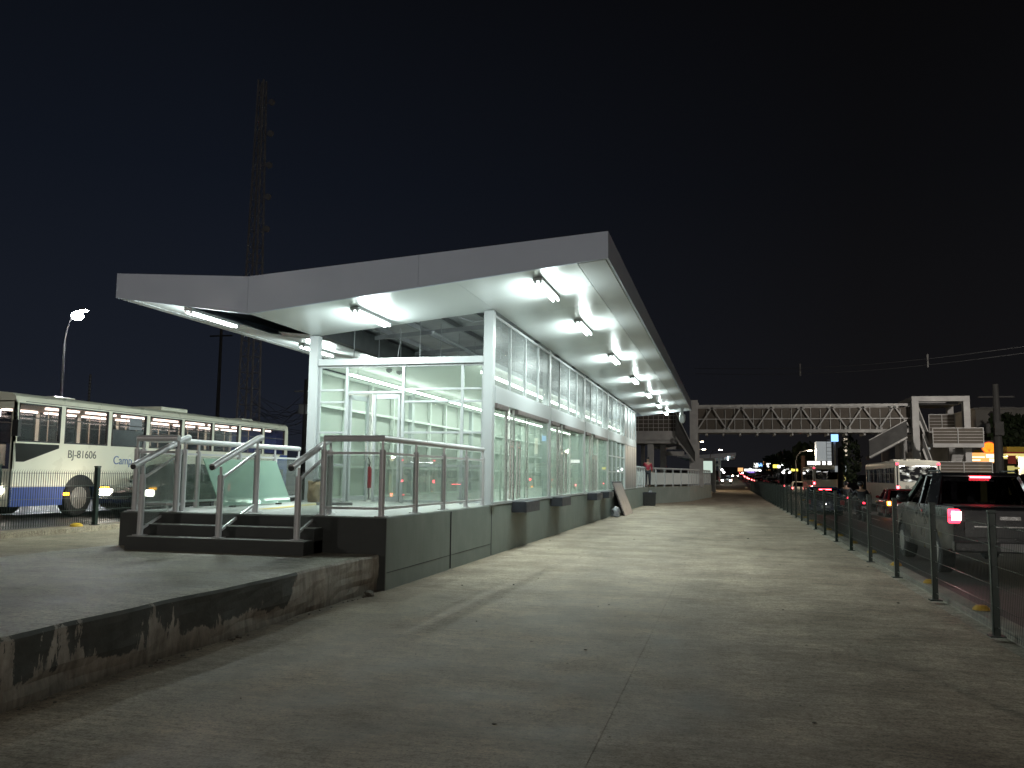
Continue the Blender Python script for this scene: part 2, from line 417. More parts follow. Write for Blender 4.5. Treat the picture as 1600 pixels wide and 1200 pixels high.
def light(name, kind, loc, energy, col, parent=None, size=.3, rot=None, spot=None, blend=.5):
    l = bpy.data.lights.new(name, kind); l.energy = energy; l.color = col
    if kind == 'AREA':
        l.shape = 'RECTANGLE'; l.size, l.size_y = size
    else: l.shadow_soft_size = size
    if spot: l.spot_size = spot; l.spot_blend = blend
    o = bpy.data.objects.new(name, l); COL.objects.link(o); o.location = loc
    if rot: o.rotation_euler = rot
    if parent is not None: o.parent = parent
    return o

# ================================================================== SETTING
paint('floor_tile', (.42,.43,.41), .55, 0, .14, 2.5); paint('tactile_yellow', (.55,.42,.10), .7, 0, .2, 6)
g = MB()                                                            # ground: low on the right, 0.36 m higher on the left
xs = [(-900, .30), (-60, .30), (-8.95, .30), (-8.8, -.06), (2.8, -.06), (9, -.40), (40, -.42), (900, -.5)]
def rise(y): return .013*max(0, min(y, 400)-115)                   # the street climbs gently past the ramp
gy = [-80, 115, 180, 260, 400, 1500]
for ya, yb in zip(gy, gy[1:]):
    for (xa, za), (xb, zb) in zip(xs, xs[1:]):
        g.hull([(xa,ya,za+rise(ya)),(xb,ya,zb+rise(ya)),(xb,yb,zb+rise(yb)),(xa,yb,za+rise(yb))], [(0,1,2,3)])
bmesh.ops.remove_doubles(g.b, verts=g.b.verts[:], dist=.001)
struct('ground', g, 'earth')
# bus lane of two long pours with a joint between them, cross joints every 30 m
m = MB()
ys = [-20, 12, 41, 72, 115]
for a, b in zip(ys, ys[1:]):
    m.box(-4.80, -.8005, a+.003, b-.003, -.3, 0); m.box(-.8, 2.60, a+.003, b-.003, -.3, -.003)
for ya, yb in ((115.01, 200), (200.01, 300), (300.01, 400)): m.hull([(x, y, rise(y)+dz) for dz in (-.3, 0) for x, y in ((-4.8,ya),(2.6,ya),(2.6,yb),(-4.8,yb))], [(3,2,1,0),(4,5,6,7),(0,1,5,4),(1,2,6,5),(2,3,7,6),(3,0,4,7)])
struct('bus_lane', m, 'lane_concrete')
m = MB(); m.box(-12.75, -9.1, -20, 300, .0, .37); struct('left_bus_lane', m, 'sand_concrete')
# kerb and gutter under the right fence
m = MB()
for k in range(-3, 38):
    y = k*3.0; m.box(2.84, 3.06, y+.01, y+2.99, -.3, .055)
struct('kerb', m, 'kerb_white', bevel=.012)
m = MB(); m.box(2.61, 2.835, -20, 115, -.3, -.04); struct('gutter', m, 'slab_concrete')
m = MB(); 
for ya, yb in ((-60,115),(115,180),(180,260),(260,400),(400,900)):
    a, b = rise(ya), rise(yb); m.hull([(3.07,ya,-.03+a),(9,ya,-.36+a),(17.5,ya,-.36+a),(17.5,yb,-.36+b),(9,yb,-.36+b),(3.07,yb,-.03+b)], [(0,1,4,5),(1,2,3,4)])
struct('road', m, 'asphalt')
m = MB()
for k in range(-2, 19):
    for x, z in ((6.55, -.216), (10.0, -.352), (13.4, -.352)): m.hull([(x-.06,k*6,z-.0),(x+.06,k*6,z-.0065 if x < 9 else z),(x+.06,k*6+3,z-.0065 if x < 9 else z),(x-.06,k*6+3,z)], [(0,1,2,3)])
struct('road_markings', m, 'road_white')
m = MB(); m.box(17.5, 24, -60, 115, -.5, -.22); struct('right_sidewalk', m, 'slab_concrete')
m = MB(); m.hull([(-13.3,-60,.36),(-13.3,600,.36),(-27,600,.36),(-27,-60,.36)], [(0,1,2,3)]); struct('left_road', m, 'asphalt')
m = MB(); m.box(-13.28, -12.77, -20, 300, .0, .47); struct('left_kerb', m, 'sand_concrete', bevel=.01)
m = MB(); m.box(-36, -27, -60, 500, 0, .5); struct('left_sidewalk', m, 'slab_concrete')
# raised slab in the foreground: wavy, chipped edge
m = MB(); L1 = []; L2 = []
ysl = [-8 + .22*i for i in range(int((11.46+8)/.22)+1)] + [11.46]
def edge(y, z): return -4.765 + .018*math.sin(y*1.7) + .012*math.sin(y*5.1+1) + random.uniform(-.006, .006)
hs = [-.05, .06, .13, .2, .27, .34, .41, .465, .493]
rows = []
for y in ysl:
    row = []
    for i, z in enumerate(hs):
        bite = .03*max(0, math.sin(y*2.3+z*9))*(1 if z < .2 else .2)
        row.append((edge(y, z) - (.022 if i == len(hs)-1 else 0) - bite, y, z))
    row += [(-9.12, y, .493), (-9.14, y, -.05)]
    rows.append(row)
m.loft(rows)
slab = struct('sidewalk', m, 'slab_concrete')
slab.data.materials.append(MATS['flaked_paint'])
for p in slab.data.polygons:
    if p.normal.x > .35 and abs(p.normal.z) < .75 and p.center.x > -5.2: p.material_index = 1
    p.use_smooth = False

# ================================================================== STATION
YB = [17.05, 22.9, 28.75, 34.6, 40.4, 45.4]
YF, YE = 14.35, 49.0
XV, XL, XR = -8.75, -11.65, -1.93
ZL, ZV, ZR = 5.0, 4.58, 5.31
TL, TV, TR = 5.49, 5.30, 5.78
ZP = 1.01
def zs(x): return ZV + (ZR-ZV)*(x-XV)/(XR-XV) if x >= XV else ZV + (ZL-ZV)*(x-XV)/(XL-XV)   # underside
def zt(x): return TV + (TR-TV)*(x-XV)/(XR-XV) if x >= XV else TV + (TL-TV)*(x-XV)/(XL-XV)   # roof top
st = thing('bus_station', 'white lit bus station with butterfly canopy on a dark plinth', 'bus station', (-6.7, 30, 0), world=True)
# plinth and steps
m = MB(); m.box(-8.98, -4.655, 11.47, 45.4, -.3, ZP-.012); m.build('plinth', 'plinth_paint', st, bevel=.01)
m = MB(); m.box(-8.96, -4.68, 11.49, 45.4, ZP-.006, ZP); m.build('platform_floor', 'floor_tile', st)
m = MB(); m.box(-4.664, -4.64, 14.35, 14.362, .02, .98); m.box(-4.664, -4.65, 17.0, 17.03, .02, .98); m.box(-4.664, -4.651, 11.5, 17, .235, .243); m.build('joint', 'rubber_dark', st)
for y0, z1 in ((10.88, .69), (11.18, .85)):
    m = MB(); m.box(-8.44, -5.62, y0, 11.468, .45, z1-.012); s_ = m.build('step', 'step_paint', st, bevel=.012)
    m = MB(); m.box(-8.42, -5.64, y0+.012, y0+.29, z1-.010, z1-.004); m.build('tread', 'floor_tile', s_)
m = MB(); m.box(-8.985, -4.66, 11.452, 11.468, -.1, ZP-.02); m.build('front_wall', 'step_paint', st)
m = MB()
for a, b in ((at(410,796,Z=ZP), at(472,790,Z=ZP)),):
    d = (b-a).normalized(); n = Vector((-d.y, d.x, 0))*.12
    m.hull([tuple(a-n), tuple(b+d*1.2-n), tuple(b+d*1.2+n), tuple(a+n)], [(0,1,2,3)])
o = m.build('tactile_strip', 'tactile_yellow', st); o.location.z += .004
# columns
for i, y in enumerate(YB):
    for x in (-4.75, -8.68):
        top = zs(x) - .012
        m = MB(); m.box(x-.1, x+.1, y-.1, y+.1, ZP, top); c_ = m.build('column', 'white_paint', st, bevel=.01)
        m = MB(); m.box(x-.16, x+.16, y-.16, y+.16, ZP+.001, ZP+.02); m.build('base_plate', 'white_paint', c_)
# front beam, lintels, top rails
m = MB(); m.box(-8.575, -4.855, 16.97, 17.13, 3.92, 4.06); m.build('front_beam', 'white_paint', st, bevel=.008)
for a, b in zip(YB, YB[1:]):
    m = MB(); m.box(-4.80, -4.635, a+.105, b-.105, 3.10, 3.43); m.build('lintel', 'white_paint', st, bevel=.008)
    m = MB(); m.box(-4.72, -4.66, a+.105, b-.105, 4.885, 4.945); m.box(-4.72, -4.66, a+.105, b-.105, 3.432, 3.47)
    nb = 4
    for k in range(1, nb):
        y = a + (b-a)*k/nb; m.box(-4.72, -4.655, y-.025, y+.025, 3.47, 4.885)
    m.build('clerestory_frame', 'white_paint', st)
    for k in range(nb):
        y0 = a + (b-a)*k/nb; y1 = a + (b-a)*(k+1)/nb
        m = MB(); m.box(-4.70, -4.69, y0+.026+(.08 if k == 0 else 0), y1-.026-(.08 if k == nb-1 else 0), 3.471, 4.884)
        m.build('clerestory_panel', 'brushed_alu' if a > 40 else 'clerestory_sheet', st)
    # left side: screen wall on white mullions
    m = MB(); n = 4
    for k in range(1, n):
        y = a + (b-a)*k/n; m.box(-8.66, -8.57, y-.035, y+.035, ZP, 3.86)
    for z in (1.06, 1.77, 2.44, 3.09, 3.82):
        for k in range(n):
            y0 = a + (b-a)*k/n + (.101 if k == 0 else .036); y1 = a + (b-a)*(k+1)/n - (.101 if k == n-1 else .036)
            m.box(-8.65, -8.58, y0, y1, z-.03, z+.03)
    m.build('screen_frame', 'inner_white', st)
    m = MB(); m.box(-8.70, -8.69, a+.11, b-.11, ZP+.02, 3.9); m.build('screen_panel', 'screen_panel', st)
m = MB(); m.box(-8.55, -4.86, 45.2, 45.35, ZP, 4.6); m.build('end_wall', 'inner_white', st)
m = MB(); m.box(-4.76, -4.64, 40.51, 45.3, ZP+.06, 3.09); 
for k in range(1, 4): pass
al = m.build('metal_cladding', 'brushed_alu', st)
m = MB()
for k in range(1, 5): m.box(-4.642, -4.634, 40.5+k*.97-.004, 40.5+k*.97+.004, ZP+.06, 3.09)
m.build('seam', 'rubber_dark', al)
m = MB(); m.box(-4.80, -4.64, 40.5, 49, ZP+.001, ZP+.055); m.build('sill', 'white_paint', st)
# lowered ceiling with seams and the light above it
m = MB(); yy = 17.16
while yy < 45.1:
    y2 = min(yy+1.46, 45.15); m.box(-8.56, -4.82, yy, y2-.006, 3.905, 3.93); yy = y2
m.build('ceiling', 'ceiling_white', st)
m = MB(); m.box(-4.86, -4.83, 17.16, 45.1, 3.931, 4.03); m.box(-8.56, -8.53, 17.16, 45.1, 3.931, 4.03); m.build('ceiling_edge', 'plenum_steel', st)
# canopy
m = MB()
def fprof(xa, xb): return [(xa, zs(xa)), (xb, zs(xb)), (xb, zt(xb)), (xa, zt(xa))]
for xa, xb in ((XL, XV-.003), (XV+.003, -5.353), (-5.347, XR)): m.prism(fprof(xa, xb), 'Y', YF, YF+.05)
canopy = m.build('canopy', 'fascia_white', st)
m = MB(); y = YF+.052
while y < YE-.1:
    y2 = min(y+5.8, YE); m.box(XR-.05, XR, y, y2-.006, ZR, TR); m.box(XL, XL+.05, y, y2-.006, ZL, TL); y = y2
for xa, xb in ((XL+.05, XV-.003), (XV+.003, XR-.05)): m.prism(fprof(xa, xb), 'Y', YE-.05, YE)
m.build('fascia', 'fascia_white', canopy)
m = MB()
for xa, xb in ((XL+.051, XV), (XV, XR-.051)):
    m.prism([(xa, zt(xa)-.10), (xb, zt(xb)-.10), (xb, zt(xb)-.05), (xa, zt(xa)-.05)], 'Y', YF+.052, YE-.052)
m.build('roof_deck', 'roof_grey', canopy)
def sheet(m, xa, xb, ya, yb, dz=0, th=.018):
    m.prism([(xa, zs(xa)+dz+.004), (xb, zs(xb)+dz+.004), (xb, zs(xb)+dz+.004+th), (xa, zs(xa)+dz+.004+th)], 'Y', ya, yb)
m = MB()
for xa, xb in ((XV+.03, -6.72), (-6.714, -4.66)): sheet(m, xa, xb, YF+.052, 17.12)
y = YF+.052; k = 0
edges = [14.402, 16.2, 17.9, 19.6]
while edges[-1] < YE-.1: edges.append(min(edges[-1]+1.72, YE-.06))
for a, b in zip(edges, edges[1:]): sheet(m, -4.654, -2.48, a, b-.012)
m.build('soffit', 'soffit_white', canopy)
m = MB()
for a, b in zip(edges[::3], edges[3::3]+[YE-.06]):
    if b > a: sheet(m, -2.462, XR-.052, a, b-.004, -.012)
m.build('soffit_border', 'white_paint', canopy)
m = MB(); a = YF+.052
sheet(m, XL+.4, -10.2, a, 17.3); sheet(m, -10.194, XV-.03, 17.75, 19.9)
a = 17.306
while a < YE-1:
    b = min(a+1.9, YE-.06); sheet(m, XL+.4, -10.2, a, b-.006)
    if a > 19: sheet(m, -10.194, XV-.03, a, b-.006)
    a = b
m.build('left_soffit', 'soffit_white', canopy)
m = MB(); sheet(m, XL+.052, XL+.393, YF+.052, YE-.06, -.01); m.build('soffit_border', 'white_paint', canopy)
m = MB()                                                           # a loose sheet hanging at the gap
m.hull([(-9.85,17.5,4.79),(-8.85,17.3,4.66),(-8.85,17.7,4.60),(-9.85,17.75,4.72)], [(0,1,2,3)]); m.build('loose_sheet', 'brushed_alu', canopy)
m = MB()                                                           # purlins and hangers in the roof space
for x in (-8.3, -7.4, -6.5, -5.6, -4.9):
    m.bar((x, 17.2, zt(x)-.17), (x, YE-.2, zt(x)-.17), .07, .12)
for y in [17.3 + 2.9*k for k in range(11)]:
    m.bar((XV+.1, y, zt(XV+.1)-.27), (-4.85, y, zt(-4.85)-.27), .06, .1)
m.build('purlin', 'plenum_steel', canopy)
m = MB()
for y in [18.2 + 1.45*k for k in range(19)]:
    for x in (-8.3, -6.7, -5.2): m.bar((x, y, 3.93), (x, y, zt(x)-.2), .018)
m.tube([(-7.3,18.5,4.95),(-7.28,18.5,4.7),(-7.33,18.5,4.45),(-7.36,18.5,4.1),(-7.3,18.5,3.94)], .012, 6)
m.tube([(-5.6,17.6,5.0),(-5.2,17.5,4.86),(-4.9,17.4,4.9)], .012, 6)
m.tube([(-6.3,17.9,4.75),(-6.3,22,4.7),(-6.25,28,4.72)], .03, 8)
m.build('hanger', 'plenum_steel', canopy)
m = MB(); m.box(XV-.1, XV+.1, 17.2, YE-.2, 4.62, 5.1); m.build('valley_beam', 'roof_dark', canopy)
# front glazing
m = MB()
y0, y1 = 17.02, 17.08
for x, z0, z1 in ((-8.545,ZP,3.92),(-7.91,ZP,3.92),(-6.62,ZP,3.92),(-5.32,ZP,3.92),(-4.87,ZP,3.92)): m.box(x-.03, x+.03, y0, y1, z0, z1)
for xa, xb in ((-8.515,-7.94),(-6.59,-5.35),(-5.29,-4.9)):
    for z in (3.39, 3.13, 2.48, 1.79, 1.06): m.box(xa, xb, y0+.005, y1-.005, z-.022, z+.022)
m.box(-7.88, -6.65, y0+.005, y1-.005, 3.31, 3.36); m.box(-8.515, -7.94, y0+.005, y1-.005, 3.87, 3.915); m.box(-7.88, -6.65, y0+.005, y1-.005, 3.87, 3.915); m.box(-6.59, -5.35, y0+.005, y1-.005, 3.87, 3.915); m.box(-5.29, -4.9, y0+.005, y1-.005, 3.87, 3.915)
m.build('glazing_frame', 'white_paint', st, bevel=.004)
for xa, xb, z0, z1 in ((-8.515,-7.94,1.09,3.865),(-7.88,-6.65,3.365,3.865),(-6.59,-5.35,1.09,3.865),(-5.29,-4.9,1.09,3.865)):
    m = MB(); m.box(xa, xb, 17.048, 17.054, z0, z1); m.build('window_pane', 'clear_glass', st)
def leaf(hx, hy, ang, w):
    m = MB(); d = Vector((math.cos(ang), math.sin(ang), 0)); n = Vector((-d.y, d.x, 0)); h = Vector((hx, hy, 0))
    for a in (.035, w-.035): m.bar(h+d*a+Vector((0,0,ZP+.02)), h+d*a+Vector((0,0,3.28)), .07, .045, up=d)
    for z in (ZP+.08, 3.24): m.bar(h+d*.07+Vector((0,0,z)), h+d*(w-.07)+Vector((0,0,z)), .045, .1)
    lf = m.build('door', 'white_paint', st)
    m = MB(); m.bar(h+d*.07+Vector((0,0,2.15)), h+d*(w-.07)+Vector((0,0,2.15)), .008, 2.08); m.build('pane', 'clear_glass', lf)
    m = MB(); q = h+d*(w-.12)-n*.06; m.tube([q+n*.05+Vector((0,0,1.9)), q+Vector((0,0,1.9)), q+Vector((0,0,2.3)), q+n*.05+Vector((0,0,2.3))], .014, 8); m.build('handle', 'stainless', lf)
leaf(-7.87, 17.09, R(72), .62); leaf(-6.67, 17.05, R(180), .62)
# street-side glass doors: bays one to three; bay four is a glazed grid
for i, a in enumerate(YB[:3]):
    b = YB[i+1]
    m = MB(); m.box(-4.80, -4.64, a+.101, b-.101, ZP+.001, ZP+.055); m.build('sill', 'white_paint', st)
    for y0, y1, x in ((a+.12, a+1.15, -4.70), (a+1.9, a+3.4, -4.76), (a+3.35, b-.12, -4.70)):
        m = MB(); m.box(x-.006, x+.006, y0, y1, ZP+.06, 3.02); dr = m.build('door_pane', 'door_glass', st)
        m = MB(); m.box(x-.014, x+.014, y0, y0+.022, ZP+.06, 3.02); m.box(x-.014, x+.014, y1-.022, y1, ZP+.06, 3.02); m.build('edge_strip', 'stainless', dr)
    for y0, y1 in ((a+.12, a+1.1), (a+1.95, b-.45)):
        m = MB(); m.box(-4.79, -4.60, y0, y1, 2.99, 3.095); m.build('door_operator', 'door_operator', st, bevel=.01)
    for yy in (a+1.2, a+1.85):
        m = MB(); m.tube([(-4.68,yy,ZP+.06), (-4.68,yy,3.08)], .028, 10); m.build('door_post', 'stainless', st)
        m = MB(); m.tube([(-4.58,yy-.06,ZP+.1), (-4.58,yy-.06,2.36), (-4.58,yy+.2,2.36)], .022, 8); m.tube([(-4.58,yy+.2,ZP+.1), (-4.58,yy+.2,2.36)], .022, 8)
        m.box(-4.60, -4.56, yy-.06, yy+.2, 2.22, 2.25); m.build('guard_rail', 'stainless', st)
    m = MB()
    for yy in (a+2.5, a+3.1, a+4.2, a+5.0): m.tube([(-5.15,yy,ZP), (-5.15,yy,2.3)], .02, 8)
    m.tube([(-5.15,a+2.5,2.3), (-5.15,a+3.1,2.3)], .02, 8); m.tube([(-5.15,a+4.2,2.3), (-5.15,a+5.0,2.3)], .02, 8)
    m.build('inner_rail', 'stainless', st)
    m = MB(); m.box(-5.35, -5.28, a+2.3, a+2.38, ZP, 3.9); m.build('inner_post', 'inner_white', st)
a, b = YB[3], YB[4]
m = MB(); m.box(-4.80, -4.64, a+.101, b-.101, ZP+.001, ZP+.055)
for k in range(1, 4): y = a+(b-a)*k/4; m.box(-4.74, -4.66, y-.03, y+.03, ZP+.056, 3.09)
for z in (1.8, 2.45):
    for k in range(4): y = a+(b-a)*k/4; m.box(-4.73, -4.67, y+(.11 if k == 0 else .031), y+(b-a)/4-(.11 if k == 3 else .031), z-.02, z+.02)
m.build('glazing_frame', 'white_paint', st)
m = MB(); m.box(-4.705, -4.697, a+.11, b-.11, ZP+.06, 3.09); m.build('window_pane', 'clear_glass', st)
# boarding ledges
for y0, y1 in ((18.7, 20.2), (23.0, 24.4), (29.3, 30.8), (32.4, 33.9)):
    m = MB(); m.prism([(-4.652, y0), (-4.32, y0+.02), (-4.32, y1-.1), (-4.652, y1)], 'Z', .80, 1.035); lg = m.build('boarding_ledge', 'slate_grey', st, bevel=.008)
    m = MB(); m.box(-4.645, -4.325, y0-.024, y0-.002, .80, 1.03); m.build('bumper_face', 'rubber_dark', lg)
# tube lights under the canopy
def make_tube(label):
    t = thing('tube_light', label, 'ceiling light')
    m = MB(); m.box(-.085, .085, -.86, .86, -.06, 0); m.build('fitting', 'white_paint', t, bevel=.006)
    m = MB()
    for x in (-.05, .05): m.tube([(x,-.79,-.095), (x,.79,-.095)], .022, 6)
    m.build('tube', 'tube_light', t, smooth=True)
    m = MB()
    for x in (-.05, .05):
        for y in (-.82, .82): m.box(x-.018, x+.018, y-.03, y+.03, -.11, -.046)
    m.build('lamp_holder', 'chrome', t)
    return t
ordn = ['first', 'second', 'third', 'fourth', 'fifth', 'sixth', 'seventh']
tilt_r = -math.atan2(ZR-ZV, XR-XV); tilt_l = -math.atan2(ZV-ZL, XV-XL)
tube0 = None
spots = [(-3.28, y, 'lit twin tube, %s from the front under the right canopy' % ordn[i]) for i, y in enumerate((15.75, 20.0, 25.7, 31.5, 37.3, 43.0, 48.0))]
spots += [(-6.87, 15.85, 'lit twin tube alone over the stair platform, behind the front fascia')]
spots += [(-10.08, y, 'lit twin tube, %s from the front under the left canopy wing' % ordn[i]) for i, y in enumerate((15.3, 19.9, 23.2, 28.5, 34.0, 40.0))]
for x, y, lb in spots:
    if tube0 is None: tube0 = t = make_tube(lb)
    else: t = copy_tree(tube0); t['label'] = lb
    t.location = (x, y, zs(x)-.004); t.rotation_euler = (0, tilt_r if x > XV else tilt_l, 0); t['group'] = 'tube lights under the station canopy'
for o in [o for o in bpy.data.objects if o.name.startswith('tube_light') and o.type == 'EMPTY']:
    light('tube_glow', 'AREA', (0,0,-.135), 142, (.86,1.0,.95), o, (.12, 1.58))
    for s_ in (-1, 1): light('tube_side_glow', 'AREA', (s_*.08,0,-.26), 33, (.86,1.0,.97), o, (.06, 1.58), rot=(0, -s_*PI/2, 0))
# interior light lines
for x, lb in ((-7.97, 'long line of white light along the station ceiling beside the screen wall'), (-4.98, 'long line of white light along the station ceiling beside the glass doors')):
    t = thing('light_strip', lb, 'ceiling light', (x, 17.2, 3.9), group='light lines inside the station')
    m = MB(); m.box(-.02, .02, .05, 27.6, -.118, -.10)
    for k in range(10): m.box(-.006, .006, .5+2.9*k, .512+2.9*k, -.099, 0)
    m.build('channel', 'white_paint', t)
    m = MB(); y = .1; k = 0
    while y < 27:
        y2 = y + 2.2; m.box(-.03, .03, y, y2, -.165, -.119); y = y2 + (.22 if k % 3 == 2 else .02); k += 1
    m.build('diffuser', 'strip_light', t)
    light('line_glow', 'AREA', (0, 13.8, -.17), 235, (.90,1.0,.93), t, (.06, 27))
for (u, v), lb in (((608,579), 'small grey dome camera on the station ceiling, nearer the screen wall'), ((624,582), 'small dark box camera on the station ceiling beside the door header')):
    p = at(u, v, Z=3.87); t = thing('ceiling_camera', lb, 'camera', (p.x, max(p.y, 17.4), 3.9))
    m = MB(); m.lathe([(.07,0), (.07,-.03), (.055,-.06), (.02,-.075)], (0,0,0)); m.build('dome', 'door_operator', t, smooth=True)
    m = MB(); m.lathe([(.02,-.074), (.012,-.083)], (0,0,0), 8); m.build('lens', 'black_plastic', t)
# street camera hanging from the far corner of the canopy
t = thing('security_camera', 'white security camera hanging on a stem at the far canopy corner', 'camera', (-2.35, 46.6, 5.25))
m = MB(); m.tube([(0,0,0), (0,0,-.35), (.03,-.05,-.42)], .09, 10); m.build('stem', 'white_paint', t, smooth=True)
m = MB(); m.lathe([(.05,-.3), (.15,-.36), (.16,-.6), (.13,-.72), (.05,-.8)], (.03,-.05,0), 14); m.build('dome', 'white_paint', t, smooth=True)

# ------------------------------------------------------------------ railings of the platform
def rail_posts(m, pts, z0, z1, r=.045):
    for x, y in pts: m.tube([(x, y, z0), (x, y, z1)], r, 12)
def railing(name, label, runs, group, post_r=.045):
    """runs: list of (x, y, zfoot, ztop) points; a post at each, round handrail, lower bar and glass between"""
    t = thing(name, label, 'railing', (runs[0][0], runs[0][1], runs[0][2]), group=group, world=True)
    m = MB(); m.tube([(x, y, z1) for x, y, z0, z1 in runs], .048, 14); m.build('handrail', 'rail_paint', t, smooth=True)
    for x, y, z0, z1 in runs:
        m = MB(); m.tube([(x, y, z0+.012), (x, y, z1-.16)], post_r, 12); m.tube([(x, y, z1-.16), (x, y, z1-.04)], .02, 8); m.build('post', 'rail_paint', t, smooth=True)
        m = MB(); m.box(x-.075, x+.075, y-.075, y+.075, z0, z0+.012); m.build('base_plate', 'rail_paint', t)
    for (xa, ya, za, ta), (xb, yb, zb, tb) in zip(runs, runs[1:]):
        a, b = Vector((xa,ya,0)), Vector((xb,yb,0)); d = (b-a).normalized(); off = d*.05
        m = MB(); 
        for f in (.19, .90):
            pa = a+off+Vector((0,0,ta-(ta-za)*f)); pb = b-off+Vector((0,0,tb-(tb-zb)*f)); m.bar(pa, pb, .03, .035)
        m.build('crossbar', 'rail_paint', t)
        m = MB(); f1, f2 = .22, .88
        q = [a+off+Vector((0,0,ta-(ta-za)*f2)), b-off+Vector((0,0,tb-(tb-zb)*f2)), b-off+Vector((0,0,tb-(tb-zb)*f1)), a+off+Vector((0,0,ta-(ta-za)*f1))]
        n = Vector((-d.y, d.x, 0))*.004
        m.hull([tuple(p-n) for p in q]+[tuple(p+n) for p in q], [(0,1,2,3),(7,6,5,4),(0,4,5,1),(1,5,6,2),(2,6,7,3),(3,7,4,0)])
        m.build('glass_pane', 'rail_glass', t)
    return t
zt_ = 2.12
railing('railing', 'glass railing round the platform corner, from the stairs to the right front column', [(-5.70, 11.58, ZP, zt_)] + [(-4.79, y, ZP, zt_) for y in (11.58, 12.95, 14.33, 15.66, 16.78)], 'platform railings')
railing('railing', 'short glass railing across the front of the platform, left of the stairs', [(-8.84, 11.58, ZP, zt_), (-8.12, 11.58, ZP, zt_)], 'platform railings')
railing('railing', 'white glass railing along the far edge of the platform, in front of the white bus', [(-8.86, y, ZP, zt_) for y in (11.75, 13.2, 14.5, 15.8, 16.8)], 'platform railings')
for xa, xb, lb in ((-8.30, -8.27, 'sloping stair railing at the left end of the steps'), (-7.02, -7.0, 'sloping stair railing in the middle of the steps'), (-5.80, -5.78, 'sloping stair railing at the right end of the steps')):
    t = railing('stair_railing', lb, [(xa, 11.02, .69, 1.73), (xb, 11.95, ZP, zt_)], 'stair railings')
    hr = [c for c in t.children if c.name.startswith('handrail')][0]
    me = hr.data; bm = bmesh.new(); bm.from_mesh(me); bm.clear()
    mm = MB(); mm.b.free(); mm.b = bm; mm.tube([(xa, 10.80, 1.685), (xa, 11.0, 1.765), (xb, 11.95, zt_+.01), (xb, 12.05, zt_+.03)], .048, 14)
    mm.tube([(xa, 10.795, 1.683), (xa, 10.805, 1.687)], .05, 14)
    bmesh.ops.recalc_face_normals(bm, faces=bm.faces); bm.to_mesh(me); bm.free()
    me.polygons.foreach_set('use_smooth', [True]*len(me.polygons)); me.set_sharp_from_angle(angle=R(35))
    m = MB(); m.lathe([(.042, 0), (.042, .012)], (xa, 10.786, 1.6795), 12, 'Y'); m.build('end_cap', 'black_plastic', t)

# ------------------------------------------------------------------ things standing about the platform
t = thing('glass_sheet', 'sea green glass sheet leaning on the far platform railing', 'glass sheet', (-8.55, 14.4, ZP), world=True)
m = MB(); q = [(-8.36,13.15,ZP+.03),(-8.36,15.6,ZP+.03),(-8.66,15.5,ZP+.83),(-8.66,13.05,ZP+.83)]
m.hull(q+[(x-.016, y, z) for x, y, z in q], [(0,1,2,3),(7,6,5,4),(0,4,5,1),(1,5,6,2),(2,6,7,3),(3,7,4,0)]); m.build('sheet', 'sheet_glass', t)
m = MB(); m.box(-8.42,-8.34,13.5,13.6,ZP,ZP+.03); m.box(-8.42,-8.34,15.1,15.2,ZP,ZP+.03); m.build('support_block', 'bark', t)
p = Vector((-8.28, 16.55, ZP))
t = thing('paper_sack', 'brown paper sack with a grey plastic bag in its mouth beside the far column', 'sack', p)
m = MB(); 
def ring(w, d, z, j=.012): return [(w*sx+random.uniform(-j,j), d*sy+random.uniform(-j,j), z+random.uniform(-j,j)) for sx, sy in ((-1,-1),(-.33,-1.05),(.33,-1.03),(1,-1),(1.06,0),(1,1),(.33,1.04),(-.33,1.02),(-1,1),(-1.04,0))]
m.loft([ring(.15,.11,0,.002), ring(.165,.12,.12), ring(.16,.12,.26), ring(.15,.115,.36), ring(.155,.11,.43,.02)]); m.build('bag', 'kraft', t)
m = MB(); m.blob((.0,0,.44), .12, jit=.28, sq=(1.1,.8,.5)); m.build('crumpled_bag', 'sack_plastic', t)
a, b = at(494,789.5,Z=ZP), at(550,789.5,Z=ZP)
m = MB(); m.bar(a+Vector((0,0,.03)), b+Vector((0,0,.03)), .09, .05); tag(m.build('metal_bar', 'pole_grey', bevel=.005), 'flat grey bar lying on the platform floor in front of the glass', 'bar')
p = Vector((-8.17, 18.95, ZP))
t = thing('fire_extinguisher', 'slim red extinguisher with a black hose loop against the screen wall', 'extinguisher', p)
m = MB(); m.lathe([(.05,.27),(.06,.29),(.06,.70),(.045,.75),(.02,.77)], (0,0,0), 16); m.build('cylinder', 'ext_red', t, smooth=True)
m = MB(); m.tube([(0,0,.77),(0,0,.81)], .02, 8); m.tube([(-.02,0,.80),(-.08,0,.92),(-.13,.0,.99),(-.10,0,1.03),(-.02,0,.96),(.02,0,.86),(.01,0,.80)], .013, 7); m.build('hose', 'black_plastic', t, smooth=True)
m = MB(); m.box(-.07,.07,-.07,.07,0,.02); m.tube([(0,0,.02),(0,0,.27)], .018, 8); m.build('stand', 'pole_grey', t)
